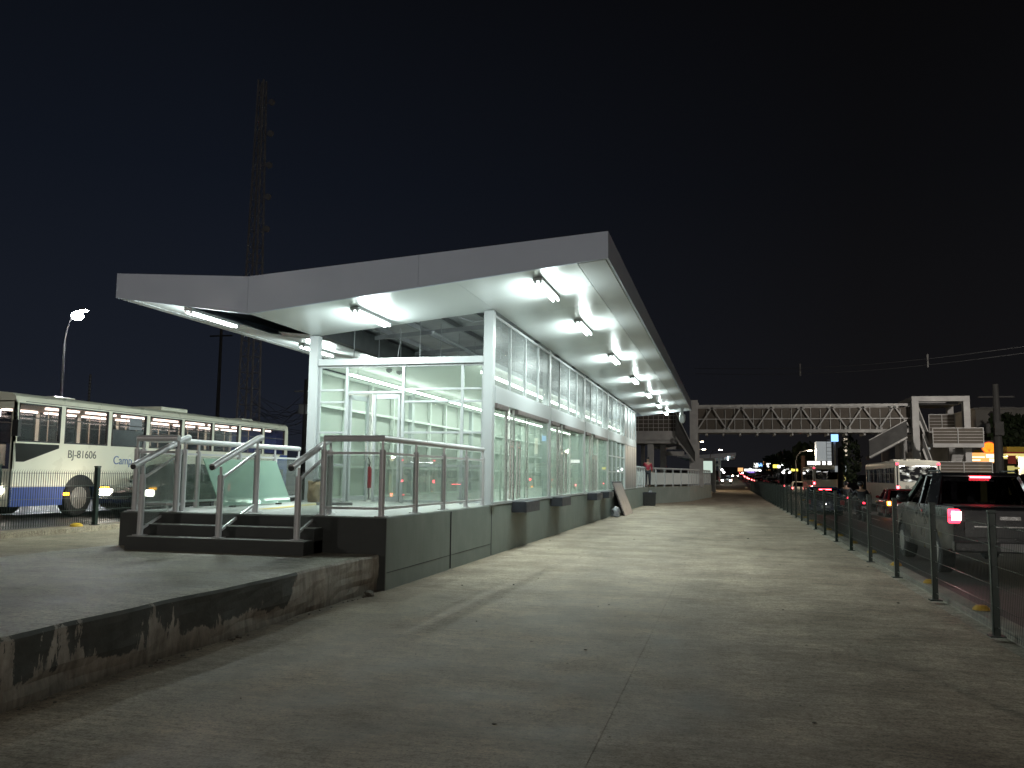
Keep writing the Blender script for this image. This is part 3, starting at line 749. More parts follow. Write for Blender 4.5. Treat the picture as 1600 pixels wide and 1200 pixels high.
# boards leaning on the plinth
t = thing('marble_boards', 'pinkish streaked stone boards leaning upright against the plinth', 'board', (-4.4, 37.5, 0), world=True)
m = MB(); q = [(-4.12,35.9,.0),(-4.12,38.9,.0),(-4.56,38.2,1.33),(-4.56,35.4,1.33)]
m.hull(q+[(x-.05,y,z) for x,y,z in q], [(0,1,2,3),(7,6,5,4),(0,4,5,1),(1,5,6,2),(2,6,7,3),(3,7,4,0)]); m.build('front_board', 'marble_board', t)
q = [(-4.26,36.3,.0),(-4.26,39.4,.0),(-4.63,38.9,1.40),(-4.63,35.8,1.40)]
m = MB(); m.hull(q+[(x-.04,y,z) for x,y,z in q], [(0,1,2,3),(7,6,5,4),(0,4,5,1),(1,5,6,2),(2,6,7,3),(3,7,4,0)]); m.build('rear_board', 'slate_grey', t)
m = MB(); m.blob((-4.40, 34.9, .17), .24, jit=.34, sq=(.7,1.5,.85)); tag(m.build('foil_bag', 'foil'), 'crumpled silvery bag on the lane at the foot of the stone boards', 'bag')
t = thing('black_crate', 'black open crate standing on the lane against the ramp wall', 'crate', (-4.30, 49.2, 0), R(4))
m = MB(); q = lambda w, z: [(-w,-w,z),(w,-w,z),(w,w,z),(-w,w,z)]
m.loft([q(.33,0), q(.36,.72), q(.33,.72), q(.31,.1)]); m.build('tub', 'black_plastic', t)
m = MB(); m.box(-.38,.38,-.38,-.34,.66,.74); m.box(-.38,.38,.34,.38,.66,.74); m.box(-.38,-.34,-.34,.34,.66,.74); m.box(.34,.38,-.34,.34,.66,.74); m.build('rim', 'rubber_dark', t)
m = MB(); m.blob((.05,0,.74), .12, jit=.3); m.build('rubbish', 'foil', t)
m = MB(); m.blob((at(575,931,Z=0).x+.02, at(575,931,Z=0).y, .03), .07, jit=.3, sq=(1,1,.6)); tag(m.build('broken_stone', 'dirt'), 'dark clod lying on the lane at the foot of the stair wall', 'stone')
m = MB()
for k in range(110):
    y = random.uniform(3, 30); x = random.uniform(-4.4, 2.5); s_ = random.uniform(.003, .009)*(1+y/14)
    m.blob((x, y, s_*.4), s_, jit=.35, sq=(random.uniform(.7,1.8), random.uniform(.7,1.5), .5)) if k % 4 == 0 else m.hull([(x-s_,y-s_*.6,.004),(x+s_*1.4,y-s_*.3,.008),(x+s_,y+s_*.8,.004),(x-s_*.7,y+s_*.6,.01)], [(0,1,2,3)])
for k in range(60):
    y = random.uniform(2.5, 11.4); s_ = random.uniform(.004,.014)*(2 if random.random() < .06 else 1); x = -4.72 + abs(random.gauss(0,.05))
    m.blob((x, y, s_*.4), s_, jit=.35, sq=(1.2,1.4,.6))
o = m.build('litter', 'dirt'); o['kind'] = 'stuff'

# ------------------------------------------------------------------ ramp behind the station
RP = [(-4.66, 45.42), (-4.62, 52.0), (-2.5, 59.5), (-1.35, 73.0)]
def along(pts, step):
    out = []; 
    for (xa, ya), (xb, yb) in zip(pts, pts[1:]):
        L = math.hypot(xb-xa, yb-ya); n = max(1, round(L/step))
        out += [(xa+(xb-xa)*k/n, ya+(yb-ya)*k/n) for k in range(n)]
    return out + [pts[-1]]
rm = thing('access_ramp', 'dark walled access ramp with white railing behind the station', 'ramp', (-5, 58, 0), world=True)
m = MB(); poly = RP + [(-8.9, 73.0), (-8.9, 45.42)]
m.prism(poly, 'Z', -.3, ZP-.02); m.build('ramp_wall', 'plinth_paint', rm)
m = MB(); m.prism([(x-.02, y) for x, y in RP] + [(-8.85, 73.0), (-8.85, 45.42)], 'Z', ZP-.018, ZP-.006); m.build('walkway', 'slab_concrete', rm)
rr = thing('railing', 'long white railing on the ramp wall behind the station', 'railing', (-4, 55, ZP), world=True, group='platform railings')
pts = along([(x-.1, y) for x, y in RP], 1.42)
m = MB(); m.tube([(x, y, 2.12) for x, y in pts], .055, 8); m.build('handrail', 'white_paint', rr, smooth=True)
for i, (x, y) in enumerate(pts):
    m = MB(); m.box(x-.05, x+.05, y-.05, y+.05, ZP, 2.07); m.build('post', 'white_paint', rr)
for (xa, ya), (xb, yb) in zip(pts, pts[1:]):
    m = MB(); m.bar((xa, ya, 1.5), (xb, yb, 1.5), .012, .72, up=(0,0,1)); m.build('glass_pane', 'ramp_glass', rr)
# ------------------------------------------------------------------ fences
fg = thing('mesh_fence', 'dark green welded mesh fence between the bus lane and the car road', 'fence', (2.69, 10, 0), world=True)
def fence_panel(y0, y1, x, z0, H, parent, vstep=.055, hw=5, th=.0014, name='mesh_panel'):
    m = MB(); n = int((y1-y0-.1)/vstep)
    for k in range(n+1):
        y = y0+.05+k*vstep; m.box(x-th, x+th, y-th, y+th, z0+.06, z0+H-.09)
        m.hull([(x-th,y-th,z0+H-.09),(x+th,y-th,z0+H-.09),(x+th+.035,y,z0+H-.03),(x+.035,y+th,z0+H-.03)], [(0,1,2,3)])
    pnl = m.build(name, 'fence_green', parent)
    m = MB()
    for k in range(hw+1):
        z = z0+.10+(H-.22)*k/hw; m.box(x+th, x+.008, y0+.03, y1-.03, z-.0035, z+.0035)
    m.build('cross_wire', 'wire_lit', pnl)  # cross wires coloured lighter to carry the light they catch
    return pnl
def fence_post(x, y, z0, H, parent, w=.035):
    m = MB(); m.box(x-w, x+w, y-w, y+w, z0, z0+H-.01); p = m.build('post', 'fence_green', parent, bevel=.006, seg=1)
    m = MB(); m.box(x-w-.004, x+w+.004, y-w-.004, y+w+.004, z0+H-.009, z0+H+.02); m.build('cap', 'fence_green', p)
    m = MB(); m.box(x-.075, x+.075, y-.075, y+.075, z0, z0+.014); m.build('base_plate', 'fence_green', p)
pp = pn = None
for k in range(-2, 38):
    y = 10.18 + 2.755*k
    if pp is None:
        fence_post(2.69, y, 0, 1.29, fg); pp = [c for c in fg.children if c.name.startswith('post')][0]; y00 = y
        pn = fence_panel(y+.04, y+2.715, 2.69, 0, 1.27, fg)
    else:
        for src in (pp, pn):
            c = src.copy(); COL.objects.link(c); c.parent = fg; c.matrix_parent_inverse = src.matrix_parent_inverse; c.location = (0, y-y00, 0)
            for ch in src.children:
                d = ch.copy(); COL.objects.link(d); d.parent = c
lf = thing('mesh_fence', 'green mesh fence with creased top between the far bus lane and the white bus', 'fence', (-13.02, 15, .47), world=True)
for k in range(-1, 9):
    y = 15.8 + 2.6*(k)
    fence_post(-13.02, y, .47, 1.22, lf, .045); fence_panel(y+.04, y+2.56, -13.02, .45, 1.22, lf, .06, 4, .0036)
for k in range(-1, 12):
    y = 9.0+2.75*k; 
    t = MB().lathe([(.001,.058),(.10,.06),(.095,.085),(.06,.115),(.001,.12)], (2.95, y, 0), 12).build('road_stud', 'stud_yellow', smooth=True)
    tag(t, 'yellow road stud on the pale kerb, %s along the right fence' % ('out of frame' if k < 1 else ordn[k-1] if k < 8 else 'far'), 'road stud', 'studs on the kerb')
tag(MB().lathe([(.001,.47),(.13,.475),(.12,.51),(.06,.545),(.001,.55)], (-12.95, 15.2, 0), 12).build('road_stud', 'stud_yellow', smooth=True), 'single yellow stud at the foot of the far fence post', 'road stud')

# ------------------------------------------------------------------ vehicles
def arc(cy, cz, r, a0, a1, n=10): return [(cy + r*math.cos(a0+(a1-a0)*k/n), cz + r*math.sin(a0+(a1-a0)*k/n)) for k in range(n+1)]
def wheel(t, x, y, r, w=.2, mat='rim'):
    s = 1 if x > 0 else -1
    m = MB(); m.lathe([(r*.62,-w/2),(r*.93,-w/2),(r,-w/2+.03),(r,w/2-.03),(r*.93,w/2),(r*.62,w/2)], (x, y, r), 24, 'X'); wh = m.build('wheel', 'tyre', t, smooth=True)
    m = MB(); h = s*(w/2+.006); m.lathe([(r*.61, h-.004*s),(r*.58,h+.012*s),(r*.45,h+.004*s),(r*.2,h+.02*s),(.03,h+.025*s)] , (x, y, r), 20, 'X'); m.build('rim', mat, wh, smooth=True)
def car(name, label, cat, body, L=4.0, W=1.7, H=1.46, hood=.92, belt=.95, cab=(-1.75, .75), roof=(-1.35, .05), wr=.30, trunk=None, bed=None, on='tail', group=None, plate=True):
    """a car facing +Y: side profile with wheel arches pushed across, tapered glass house, roof, pillars, wheels, lamps"""
    t = thing(name, label, cat, group=group)
    r0, r1 = -L/2, L/2; zb = .22; ra = wr+.07; wy = (r0+.80 if not bed else r0+1.1, r1-.82)
    rear_top = trunk if trunk else (bed if bed else belt)
    prof = [(r0+.06, zb+.08), (r0, .45), (r0+.02, rear_top-.12), (r0+.08, rear_top)]
    if trunk: prof += [(cab[0], trunk+.03)]
    prof += [(cab[0], belt), (cab[1]-.1, belt), (cab[1]+.15, hood+.02), (r1-.35, hood-.10), (r1-.06, hood-.24), (r1, .52), (r1-.05, zb+.06)]
    prof += [(wy[1]+ra, zb)] + arc(wy[1], wr, ra, 0, PI)[1:-1] + [(wy[1]-ra, zb), (wy[0]+ra, zb)] + arc(wy[0], wr, ra, 0, PI)[1:-1] + [(wy[0]-ra, zb)]
    m = MB(); m.prism(prof, 'X', -W/2, W/2)
    for v in m.b.verts:
        k = max(0, (v.co.z-.55)/.5); v.co.x *= 1-.07*min(k, 1); e = abs(v.co.y)/(L/2); v.co.x *= 1-.10*max(0, e-.8)/.2
    m.build('body', body, t, bevel=.035, smooth=True)
    m = MB(); m.box(-W/2+.12, W/2-.12, r0+.2, r1-.2, .2, .5); m.build('underbody', 'black_plastic', t)
    wb, wt = W/2*.93-.02, W/2*.74
    c0, c1, f0, f1 = cab[0]+.03, cab[1], roof[0], roof[1]
    def lp(z, k): 
        y0 = c0+(f0-c0)*k; y1 = c1+(f1-c1)*k; w = wb+(wt-wb)*k
        return [(-w,y0,z),(w,y0,z),(w,y1,z),(-w,y1,z)]
    m = MB(); m.loft([lp(belt-.01, 0), lp(H-.08, 1)]); m.build('window', 'dark_glass', t)
    m = MB(); q = [(x*.9, y*.9+(f0+f1)*.05, z) for x, y, z in lp(H, 1)]; m.loft([lp(H-.085, .985), lp(H-.04, 1.0), q]); m.build('roof', body, t, bevel=.012, smooth=True)
    m = MB()
    lo, hi = lp(belt-.01, 0), lp(H-.07, 1)
    for i in range(4): m.bar(Vector(lo[i])*1.004, Vector(hi[i])*1.004, .10, .06)
    for s in (-1, 1):
        ym = (c0*.45+c1*.55); m.bar((s*wb*1.003, ym-.1, belt), (s*wt*1.003, ym-.15, H-.07), .05, .09)
    m.build('pillar', body, t)
    m = MB()
    for s in (-1, 1): m.box(s*wb-.05+.0*s, s*wb+.05, c0, c1, belt-.03, belt+.01)
    m.build('belt_trim', 'black_plastic', t)
    for s in (-1, 1):
        wheel(t, s*(W/2-.12), wy[0], wr); wheel(t, s*(W/2-.12), wy[1], wr)
        m = MB(); m.blob((s*(W/2+.09), cab[1]-.32, belt+.10), .11, sq=(1,.55,.75)); m.build('mirror', body, t, smooth=True)
        tz = rear_top-.12
        m = MB(); m.box(s*(W/2*.90)-.10, s*(W/2*.90)+.08, r0-.012, r0+.10, tz-.17, tz+.05); lt = m.build('tail_light', 'tail_red', t, bevel=.02)
        if on == 'tail': m = MB(); m.box(s*(W/2*.90)-.06, s*(W/2*.90)+.05, r0-.018, r0-.013, tz-.13, tz+.02); m.build('bulb', 'tail_core', lt)
        m = MB(); m.box(s*(W/2*.78)-.17, s*(W/2*.78)+.15, r1-.16, r1-.005, hood-.34, hood-.17); hl = m.build('headlight', 'headlight' if on == 'head' else 'chrome', t, bevel=.03)
        m = MB(); m.box(s*(W/2*.9)-.07, s*(W/2*.9)+.05, r1-.26, r1-.06, hood-.165, hood-.11); m.build('indicator', 'amber' if on == 'head' else 'stud_yellow', t)
    m = MB(); m.box(-W/2*.93, W/2*.93, r0-.05, r0+.05, .36, .55); m.build('bumper', body, t, bevel=.03)
    m = MB(); m.box(-W/2*.93, W/2*.93, r1-.07, r1+.04, .34, .52); m.build('bumper', body, t, bevel=.03)
    m = MB(); m.box(-.35, .35, r1-.08, r1+.012, .55, .66); m.build('grille', 'black_plastic', t)
    if plate: m = MB(); m.box(-.2, .2, r0-.062, r0-.051, .50, .63); m.build('number_plate', 'plate_white', t)
    return t
# the pickup beyond the fence
pk = thing('pickup_truck', 'dark grey double cab pickup braking beside the green fence', 'pickup', (4.55, 18.75, -.04))
L, W = 5.2, 1.86; r0, r1 = -L/2, L/2
m = MB()
wr = .36; ra = wr+.07; wy = (r0+1.15, r1-.9)
prof = [(r0+.03,.50),(r0,.62),(r0+.02,1.16),(r0+.05,1.21),(r0+.08,1.215),(r0+1.42,1.215),(r0+1.45,1.20),(r1-1.45,1.20),(r1-1.2,1.20),(r1-.35,1.10),(r1-.05,.98),(r1,.6),(r1-.05,.42)]
prof += [(wy[1]+ra,.36)] + arc(wy[1],wr,ra,0,PI)[1:-1] + [(wy[1]-ra,.36),(wy[0]+ra,.36)] + arc(wy[0],wr,ra,0,PI)[1:-1] + [(wy[0]-ra,.44)]
m.prism(prof, 'X', -W/2, W/2)
for v in m.b.verts:
    k = min(1, max(0, (v.co.z-.75)/.5)); v.co.x *= 1-.05*k; e = abs(v.co.y)/(L/2); v.co.x *= 1-.05*max(0, e-.85)/.15
m.build('body', 'pickup_grey', pk, bevel=.03, smooth=True)
m = MB(); m.box(-.72,.72,r0+.12,r0+1.36,1.19,1.225); m.build('bed_cover', 'black_plastic', pk)
m = MB(); m.box(-.70,.70,r0-.014,r0-.002,.70,1.16); tg = m.build('tailgate', 'pickup_grey', pk, bevel=.008)
m = MB(); m.box(-.16,.16,r0-.028,r0-.015,1.0,1.06); m.build('handle', 'chrome', tg)
m = MB(); m.box(-.55,.55,r0-.024,r0-.015,.875,.895); m.build('chrome_strip', 'chrome', tg)
m = MB(); m.box(-.90,.90,r0-.14,r0+.04,.46,.64); m.build('bumper', 'pickup_grey', pk, bevel=.035)
m = MB(); m.box(-.9,.9,r1-.06,r1+.07,.4,.62); m.build('bumper', 'pickup_grey', pk, bevel=.03)
c0, c1, f0, f1 = r0+1.42, r1-1.35, r0+1.72, r1-2.25
wb, wt, H = .86, .70, 1.80
def lpp(z, k): 
    w = wb+(wt-wb)*k; return [(-w,c0+(f0-c0)*k,z),(w,c0+(f0-c0)*k,z),(w,c1+(f1-c1)*k,z),(-w,c1+(f1-c1)*k,z)]
m = MB(); m.loft([lpp(1.19,0), lpp(H-.07,1)]); m.build('window', 'dark_glass', pk)
m = MB(); q = [(x*.9,y*.93+(f0+f1)*.035,z) for x,y,z in lpp(H,1)]; m.loft([lpp(H-.085,.985), lpp(H-.04,1), q]); m.build('roof', 'pickup_grey', pk, bevel=.014, smooth=True)
m = MB(); lo, hi = lpp(1.19,0), lpp(H-.07,1)
for i in range(4): m.bar(Vector(lo[i])*1.004, Vector(hi[i])*1.004, .15 if i < 2 else .09, .07)
for s in (-1,1): m.bar((s*wb*1.003,-.15,1.19),(s*wt*1.003,-.1,H-.07),.05,.10); m.bar((s*wb*1.003,c0+.22,1.19),(s*wt*1.003,f0+.16,H-.07),.05,.24)
m.build('pillar', 'pickup_grey', pk)
m = MB()
for s in (-1,1): m.tube([(s*wt*.92,f0+.05,H-.02),(s*wt*.92,f0+.15,H+.035),(s*wt*.92,f1-.2,H+.035),(s*wt*.92,f1-.1,H-.02)], .018, 8)
m.build('roof_rail', 'black_plastic', pk)
for s in (-1,1):
    wheel(pk, s*(W/2-.14), wy[0], wr, .24); wheel(pk, s*(W/2-.14), wy[1], wr, .24)
    m = MB(); m.box(s*.83-.105, s*.83+.075, r0-.02, r0+.10, .93, 1.17); lt = m.build('tail_light', 'tail_red', pk, bevel=.03)
    m = MB(); m.box(s*.82-.075, s*.82+.07, r0-.035, r0-.021, .985, 1.13); m.build('bulb', 'brake_core', lt) if 'brake_core' in MATS else m.build('bulb', glow('brake_core', (1.0,.62,.60), 40), lt, bevel=.006)
    m = MB(); m.blob((s*1.0, c1-.25, 1.28), .13, sq=(1,.5,.8)); m.build('mirror', 'pickup_grey', pk, smooth=True)
    m = MB(); m.box(s*.93-.03*s-.004, s*.93-.03*s+.004, -.3, -.1, 1.05, 1.08); m.build('door_handle', 'chrome', pk)
    m = MB(); m.box(s*.7-.18, s*.7+.16, r1-.12, r1+.0, .82, 1.0); m.build('headlight', 'chrome', pk, bevel=.02)
m = MB(); m.box(-.17,.17,f0-.075,f0-.035,H-.10,H-.065); m.build('brake_light', 'brake_red', pk)
m = MB(); m.box(-.2,.2,r0-.153,r0-.141,.49,.62); np_ = m.build('number_plate', 'plate_white', pk)
# buses --------------------------------------------------------------
def bus_side_windows(L, n, y0, y1):
    w = (y1-y0)/n; return [(y0+k*w+.06, y0+(k+1)*w-.06) for k in range(n)]
def make_bus(label, L, H, W, cream, lower, wins, zwin, zlow, wheels, front=True, lit='warm', name='city_bus', group=None, tail=False):
    """bus facing +Y: sides built as skirt, panel, posts and roof edge so the windows are real openings"""
    t = thing(name, label, 'bus', group=group); x = W/2; r0, r1 = -L/2, L/2; z0, z1 = zwin
    th = .06
    def sidewall(s):
        xa, xb = (s*x, s*(x-th)); a, b = min(xa, xb), max(xa, xb)
        m = MB()
        prof = [(r0,.32)]
        for wy, wr in sorted(wheels): prof += [(wy-wr-.12,.32)] + [(p, min(max(q, .33), zlow-.01)) for p, q in arc(wy, .48, wr+.12, PI, 0, 12)] + [(wy+wr+.12,.32)]
        prof += [(r1,.32),(r1,zlow),(r0,zlow)]
        m.prism(prof, 'X', a, b); m.build('skirt', lower, t)
        m = MB()
        for wy, wr in wheels: aa = math.asin((zlow-.015-.48)/(wr+.14)); m.prism(arc(wy, .48, wr+.14, PI-aa, aa, 16), 'X', min(s*(x+.006), s*(x-.2)), max(s*(x+.006), s*(x-.2)))
        m.build('wheel_arch', 'black_plastic', t)
        m = MB(); m.box(a, b, r0, r1, zlow+.001, z0)
        ys = [r0] + [v for w in wins for v in w] + [r1]
        for i in range(0, len(ys), 2): m.box(a, b, ys[i], ys[i+1], z0, z1)
        m.box(a, b, r0, r1, z1, H-.22); m.build('side_panel', cream, t)
        m = MB(); rub = .035
        for ya, yb in wins:
            xo = s*(x+.004); 
            for q in ((ya, yb, z0, z0+rub), (ya, yb, z1-rub, z1), (ya, ya+rub, z0+rub, z1-rub), (yb-rub, yb, z0+rub, z1-rub)): m.box(min(xo, s*(x-th-.01)), max(xo, s*(x-th-.01)), *q)
            for cy, cz, dy, dz in ((ya,z0,1,1),(yb,z0,-1,1),(ya,z1,1,-1),(yb,z1,-1,-1)):
                m.prism([(cy,cz),(cy+dy*.14,cz),(cy+dy*.05,cz+dz*.05),(cy,cz+dz*.14)], 'X', min(xo, s*(x-th)), max(xo, s*(x-th)))
        m.build('window_rubber', 'black_plastic', t)
        for ya, yb in wins:
            m = MB(); m.box(s*(x-.03)-.003, s*(x-.03)+.003, ya+rub, yb-rub, z0+rub, z1-rub); wd = m.build('window', 'bus_glass', t)
            m = MB(); m.box(s*(x-.028)-.008, s*(x-.028)+.008, ya+rub, yb-rub, z0+(z1-z0)*.62, z0+(z1-z0)*.62+.03); m.build('sash', 'black_plastic', wd)
    for s in (-1, 1): sidewall(s)
    m = MB(); arcp = [(-x,H-.22),(-x+.03,H-.10),(-x+.14,H-.02),(-x*.5,H+.03),(0,H+.05),(x*.5,H+.03),(x-.14,H-.02),(x-.03,H-.10),(x,H-.22),(x-.1,H-.24),(-x+.1,H-.24)]
    m.prism(arcp, 'Y', r0, r1); m.build('roof', cream, t, smooth=True)
    m = MB(); m.box(-.55,.55,-1.2,.2,H+.04,H+.17); m.box(-.4,.4,r0+1.2,r0+2,H+.04,H+.12); m.box(-.4,.4,r1-3,r1-2.2,H+.04,H+.1); m.build('roof_hatch', cream, t, bevel=.03)
    m = MB(); m.box(-x+th,x-th,r0+.08,r1-.08,.9,.95); m.build('floor', 'bus_inner', t)
    m = MB(); m.box(-x+.2,x-.2,r0+.1,r1-.5,H-.27,H-.245); m.build('inner_ceiling', 'bus_inner', t)
    if lit:
        m = MB(); yy = r0+.4; kk = 0
        while yy < r1-1.8:
            for s in (-1,1): m.box(s*.70-.035, s*.70+.035, yy, yy+1.2, H-.325, H-.28)
            yy += 1.5
        m.build('cabin_light', 'bus_tube' if lit == 'warm' else 'bus_tube_white', t)
        light('cabin_glow', 'AREA', (0, -.4, H-.36), 150 if lit == 'warm' else 60, (1,.80,.66) if lit == 'warm' else (1,1,1), t, (1.4, L-2.5))
    m = MB()
    yy = r0+.7
    while yy < r1-2:
        for s in (-1,1): m.box(s*.75-.4,s*.75+.4,yy,yy+.08,1.3,1.95); m.box(s*.75-.4,s*.75+.4,yy,yy+.45,1.25,1.34)
        yy += .82
    m.build('seat', 'bus_seat', t)
    m = MB()
    yy = r0+1
    while yy < r1-1.5: m.tube([(.35,yy,.95),(.35,yy,H-.27)],.017,6); m.tube([(-.35,yy+.4,.95),(-.35,yy+.4,H-.27)],.017,6); yy += 1.64
    m.build('grab_pole', 'bus_inner', t)
    for wy, wr in wheels:
        for s in (-1,1): wheel(t, s*(x-.16), wy, wr, .28)
        m = MB(); m.box(-x+.35,x-.35,wy-.3,wy+.3,.3,.7); m.build('axle', 'black_plastic', t)
    return t
# ---- the white and blue bus on the far road; it faces the camera, so it is turned half round
Lb = 13.7; yc = (17.75+17.75+Lb)/2
def ly(Y): return yc - Y                     # street Y -> bus y
ww = [(17.85,19.27),(19.42,21.08),(21.22,22.75),(22.9,24.5),(24.64,26.2),(26.32,27.85),(28.0,29.5),(29.64,31.2)]
bus = make_bus('white and blue city bus passing on the far road, windows lit', Lb, 3.16, 2.55, 'bus_cream', 'bus_blue', sorted([(ly(b), ly(a)) for a, b in ww]), (1.93, 2.90), .80, [(ly(20.1), .50), (ly(27.3), .50)])
x = 2.55/2; r1 = Lb/2; r0 = -r1
m = MB(); m.hull([(-x-.006, ly(a), b-.37) for a, b in ((17.8,2.26),(19.25,2.26),(19.25,2.17),(18.1,1.80),(17.85,1.80))]+[(-x+.05, ly(a), b-.37) for a, b in ((17.8,2.26),(19.25,2.26),(19.25,2.17),(18.1,1.80),(17.85,1.80))], [(0,1,2,3,4),(9,8,7,6,5),(0,5,6,1),(1,6,7,2),(2,7,8,3),(3,8,9,4),(4,9,5,0)]); m.build('quarter_window', 'dark_glass', bus)
# front: windscreen, lower panel, lamps
m = MB(); m.box(-x+.0, x-.0, r1-.06, r1, .32, 1.25); m.build('front_panel', 'bus_cream', bus, bevel=.02)
m = MB(); m.box(-x, x, r1-.06, r1, 2.75, 2.95); m.box(-x,-x+.1,r1-.06,r1,1.25,2.75); m.box(x-.1,x,r1-.06,r1,1.25,2.75); m.build('windscreen_frame', 'bus_cream', bus)
m = MB(); m.box(-x+.1, x-.1, r1-.035, r1-.02, 1.25, 2.75); m.build('windscreen', 'bus_glass', bus)
m = MB(); m.box(-.75,.75,r1-.08,r1-.04,2.55,2.72); m.build('destination_sign', 'led_white', bus)
for s in (-1,1):
    m = MB(); m.lathe([(.09,r1-.01),(.085,r1+.02),(.02,r1+.03)], (s*.98,0,.72), 12, 'Y'); m.build('headlight', 'headlight', bus)
    m = MB(); m.box(s*x*1.0-.02, s*x+.02, r1-1.95, r1-1.75, .57, .64); m.build('side_marker', 'amber', bus)
    m = MB(); m.box(s*(x+.2)-.09, s*(x+.2)+.09, r1+.1, r1+.2, 2.05, 2.45); m.bar((s*(x-.05),r1-.05,2.8),(s*(x+.2),r1+.15,2.45),.03); m.build('mirror', 'black_plastic', bus)
m = MB(); m.box(-x+.02, x-.02, r0, r0+.06, .32, 2.95); m.build('rear_panel', 'bus_blue', bus)
m = MB()                                                     # blue swoop up the tail
pr = [(ly(31.44),.80),(ly(28.6),.80),(ly(29.7),1.15),(ly(30.5),1.6),(ly(30.9),1.92),(ly(31.44),1.92)]
m.prism(pr, 'X', -x-.006, -x-.001); m.build('tail_stripe', 'bus_blue', bus)
m = MB(); m.box(-x-.004,-x-.0005, r0+.3, r1-.3, 2.93, 2.945); m.build('trim_line', 'letter_black', bus)
Mt = Matrix.Translation((-x-.004, ly(19.57), 1.56)) @ Matrix.Rotation(-PI/2, 4, 'Z') @ Matrix.Rotation(PI/2, 4, 'X')
text('fleet_number', 'BJ-81606', .30, 'letter_grey', bus, Mt)
Mt = Matrix.Translation((-x-.004, ly(21.35), 1.42)) @ Matrix.Rotation(-PI/2, 4, 'Z') @ Matrix.Rotation(PI/2, 4, 'X')
text('side_lettering', 'Camp', .34, 'letter_blue', bus, Mt)
m = MB(); m.box(-x+.085,-x+.10, ly(22.75)+.05, ly(21.4), 1.95, 2.42); m.build('window_notice', 'plate_white', bus)
m = MB(); m.box(-x+.09,-x+.11, ly(22.65), ly(22.1), 2.45, 2.8); m.build('window_notice', 'board_white', bus)
bus.location = (-17.1-x, yc, .38); bus.rotation_euler = (0,0,PI)
# ---- car with headlights on the far road
car_l = car('dark_car', 'dark hatchback with headlights lit on the far road, beside the white bus', 'car', 'car_dark', L=3.9, W=1.66, H=1.46, on='head', cab=(-1.8,.72), roof=(-1.45,.05))
car_l.location = (-15.62, 20.0+1.95, .37); car_l.rotation_euler = (0,0,PI)
# ---- buses seen from behind on the right road
def bus_rear(bus, W, H, L, cream, num, lit):
    x = W/2; r0 = -L/2
    m = MB(); prof = [(-x,.45),(x,.45),(x,H-.22),(x-.14,H-.02),(0,H+.03),(-x+.14,H-.02),(-x,H-.22)]
    wz0, wz1, wx = H-1.22, H-.32, x-.24
    m.box(-x,x,r0-.05,r0,.42,wz0); m.box(-x,-wx,r0-.05,r0,wz0,wz1); m.box(wx,x,r0-.05,r0,wz0,wz1); m.box(-x+.02,x-.02,r0-.05,r0,wz1,H-.05); m.build('rear_panel', cream, bus)
    m = MB(); n = 20; lp = []
    for k in range(n+1): a = PI+PI*k/n; lp.append((wx*math.copysign(abs(math.cos(a))**.5, math.cos(a)), r0-.058, wz0+.12+.18*math.sin(a)))
    for k in range(n+1): a = PI*k/n; lp.append((wx*math.copysign(abs(math.cos(a))**.35, math.cos(a)), r0-.058, wz1-.14+.12*math.sin(a)))
    m.loft([lp, [(a, b+.008, c) for a, b, c in lp]]); m.build('rear_window', 'rear_glass', bus)
    for s in (-1,1):
        for z, hh, mt in ((H-.20,.10,'tail_red'),(H-1.62,.2,'brake_red')):
            m = MB(); m.box(s*(x-.11)-.07, s*(x-.11)+.07, r0-.075, r0-.052, z-hh/2, z+hh/2); m.build('tail_light', mt, bus, bevel=.008)
        m = MB(); m.box(s*(x-.11)-.035, s*(x-.11)+.035, r0-.058, r0-.051, H-1.5, H-.27); m.build('lamp_strip', 'black_plastic', bus)
        m = MB(); m.box(s*(x-.3)-.1, s*(x-.3)+.1, r0-.07, r0-.052, .72, .88); m.build('indicator', 'amber', bus)
    m = MB(); m.box(-x+.04,x-.04,r0-.12,r0-.051,.35,.62); m.build('bumper', 'black_plastic', bus, bevel=.02)
    if num: text('fleet_number', num, .26, 'letter_grey', bus, Matrix.Translation((-.72, r0-.054, H-1.66)) @ Matrix.Rotation(PI/2, 4, 'X'))
m_, t_, b_, o_ = nt('rear_glass'); b_.inputs['Base Color'].default_value = (.02,.02,.022,1); b_.inputs['Roughness'].default_value = .12
v_ = coords(t_, (1.2,1,2)); n1 = noise(t_, v_, 2.2, 3); r_ = ramp(t_, n1, [(.5, (0,0,0)), (.62, (.45,.44,.38)), (.72, (.95,1,1))]); t_.links.new(r_.outputs[0], b_.inputs['Emission Color']); b_.inputs['Emission Strength'].default_value = 1.1; MATS['rear_glass'] = m_
HB = 3.12; LB = 11.5
busA = make_bus('white city bus with a bright rear window, near the footbridge tower', LB, HB, 2.5, 'bus_white', 'bus_white', bus_side_windows(LB, 7, -5.4, 5.4), (1.75, 2.7), .8, [(-3.4,.48),(3.9,.48)], lit='white', group='buses on the right road')
bus_rear(busA, 2.5, HB, LB, 'bus_white', 'BL-41541', True); busA.location = (10.95, 56+LB/2, -.38)
busB = make_bus('cream city bus with a dark rear window, farther along the right road', LB, HB, 2.5, 'bus_cream', 'bus_cream', bus_side_windows(LB, 7, -5.4, 5.4), (1.75, 2.7), .8, [(-3.4,.48),(3.9,.48)], lit=None, group='buses on the right road')
bus_rear(busB, 2.5, HB, LB, 'bus_white', None, False); busB.location = (8.95, 86+LB/2, -.32)
for c in busB.children:
    if c.name.startswith('rear_window'): c.data = c.data.copy(); c.data.materials[0] = MATS['dark_glass']
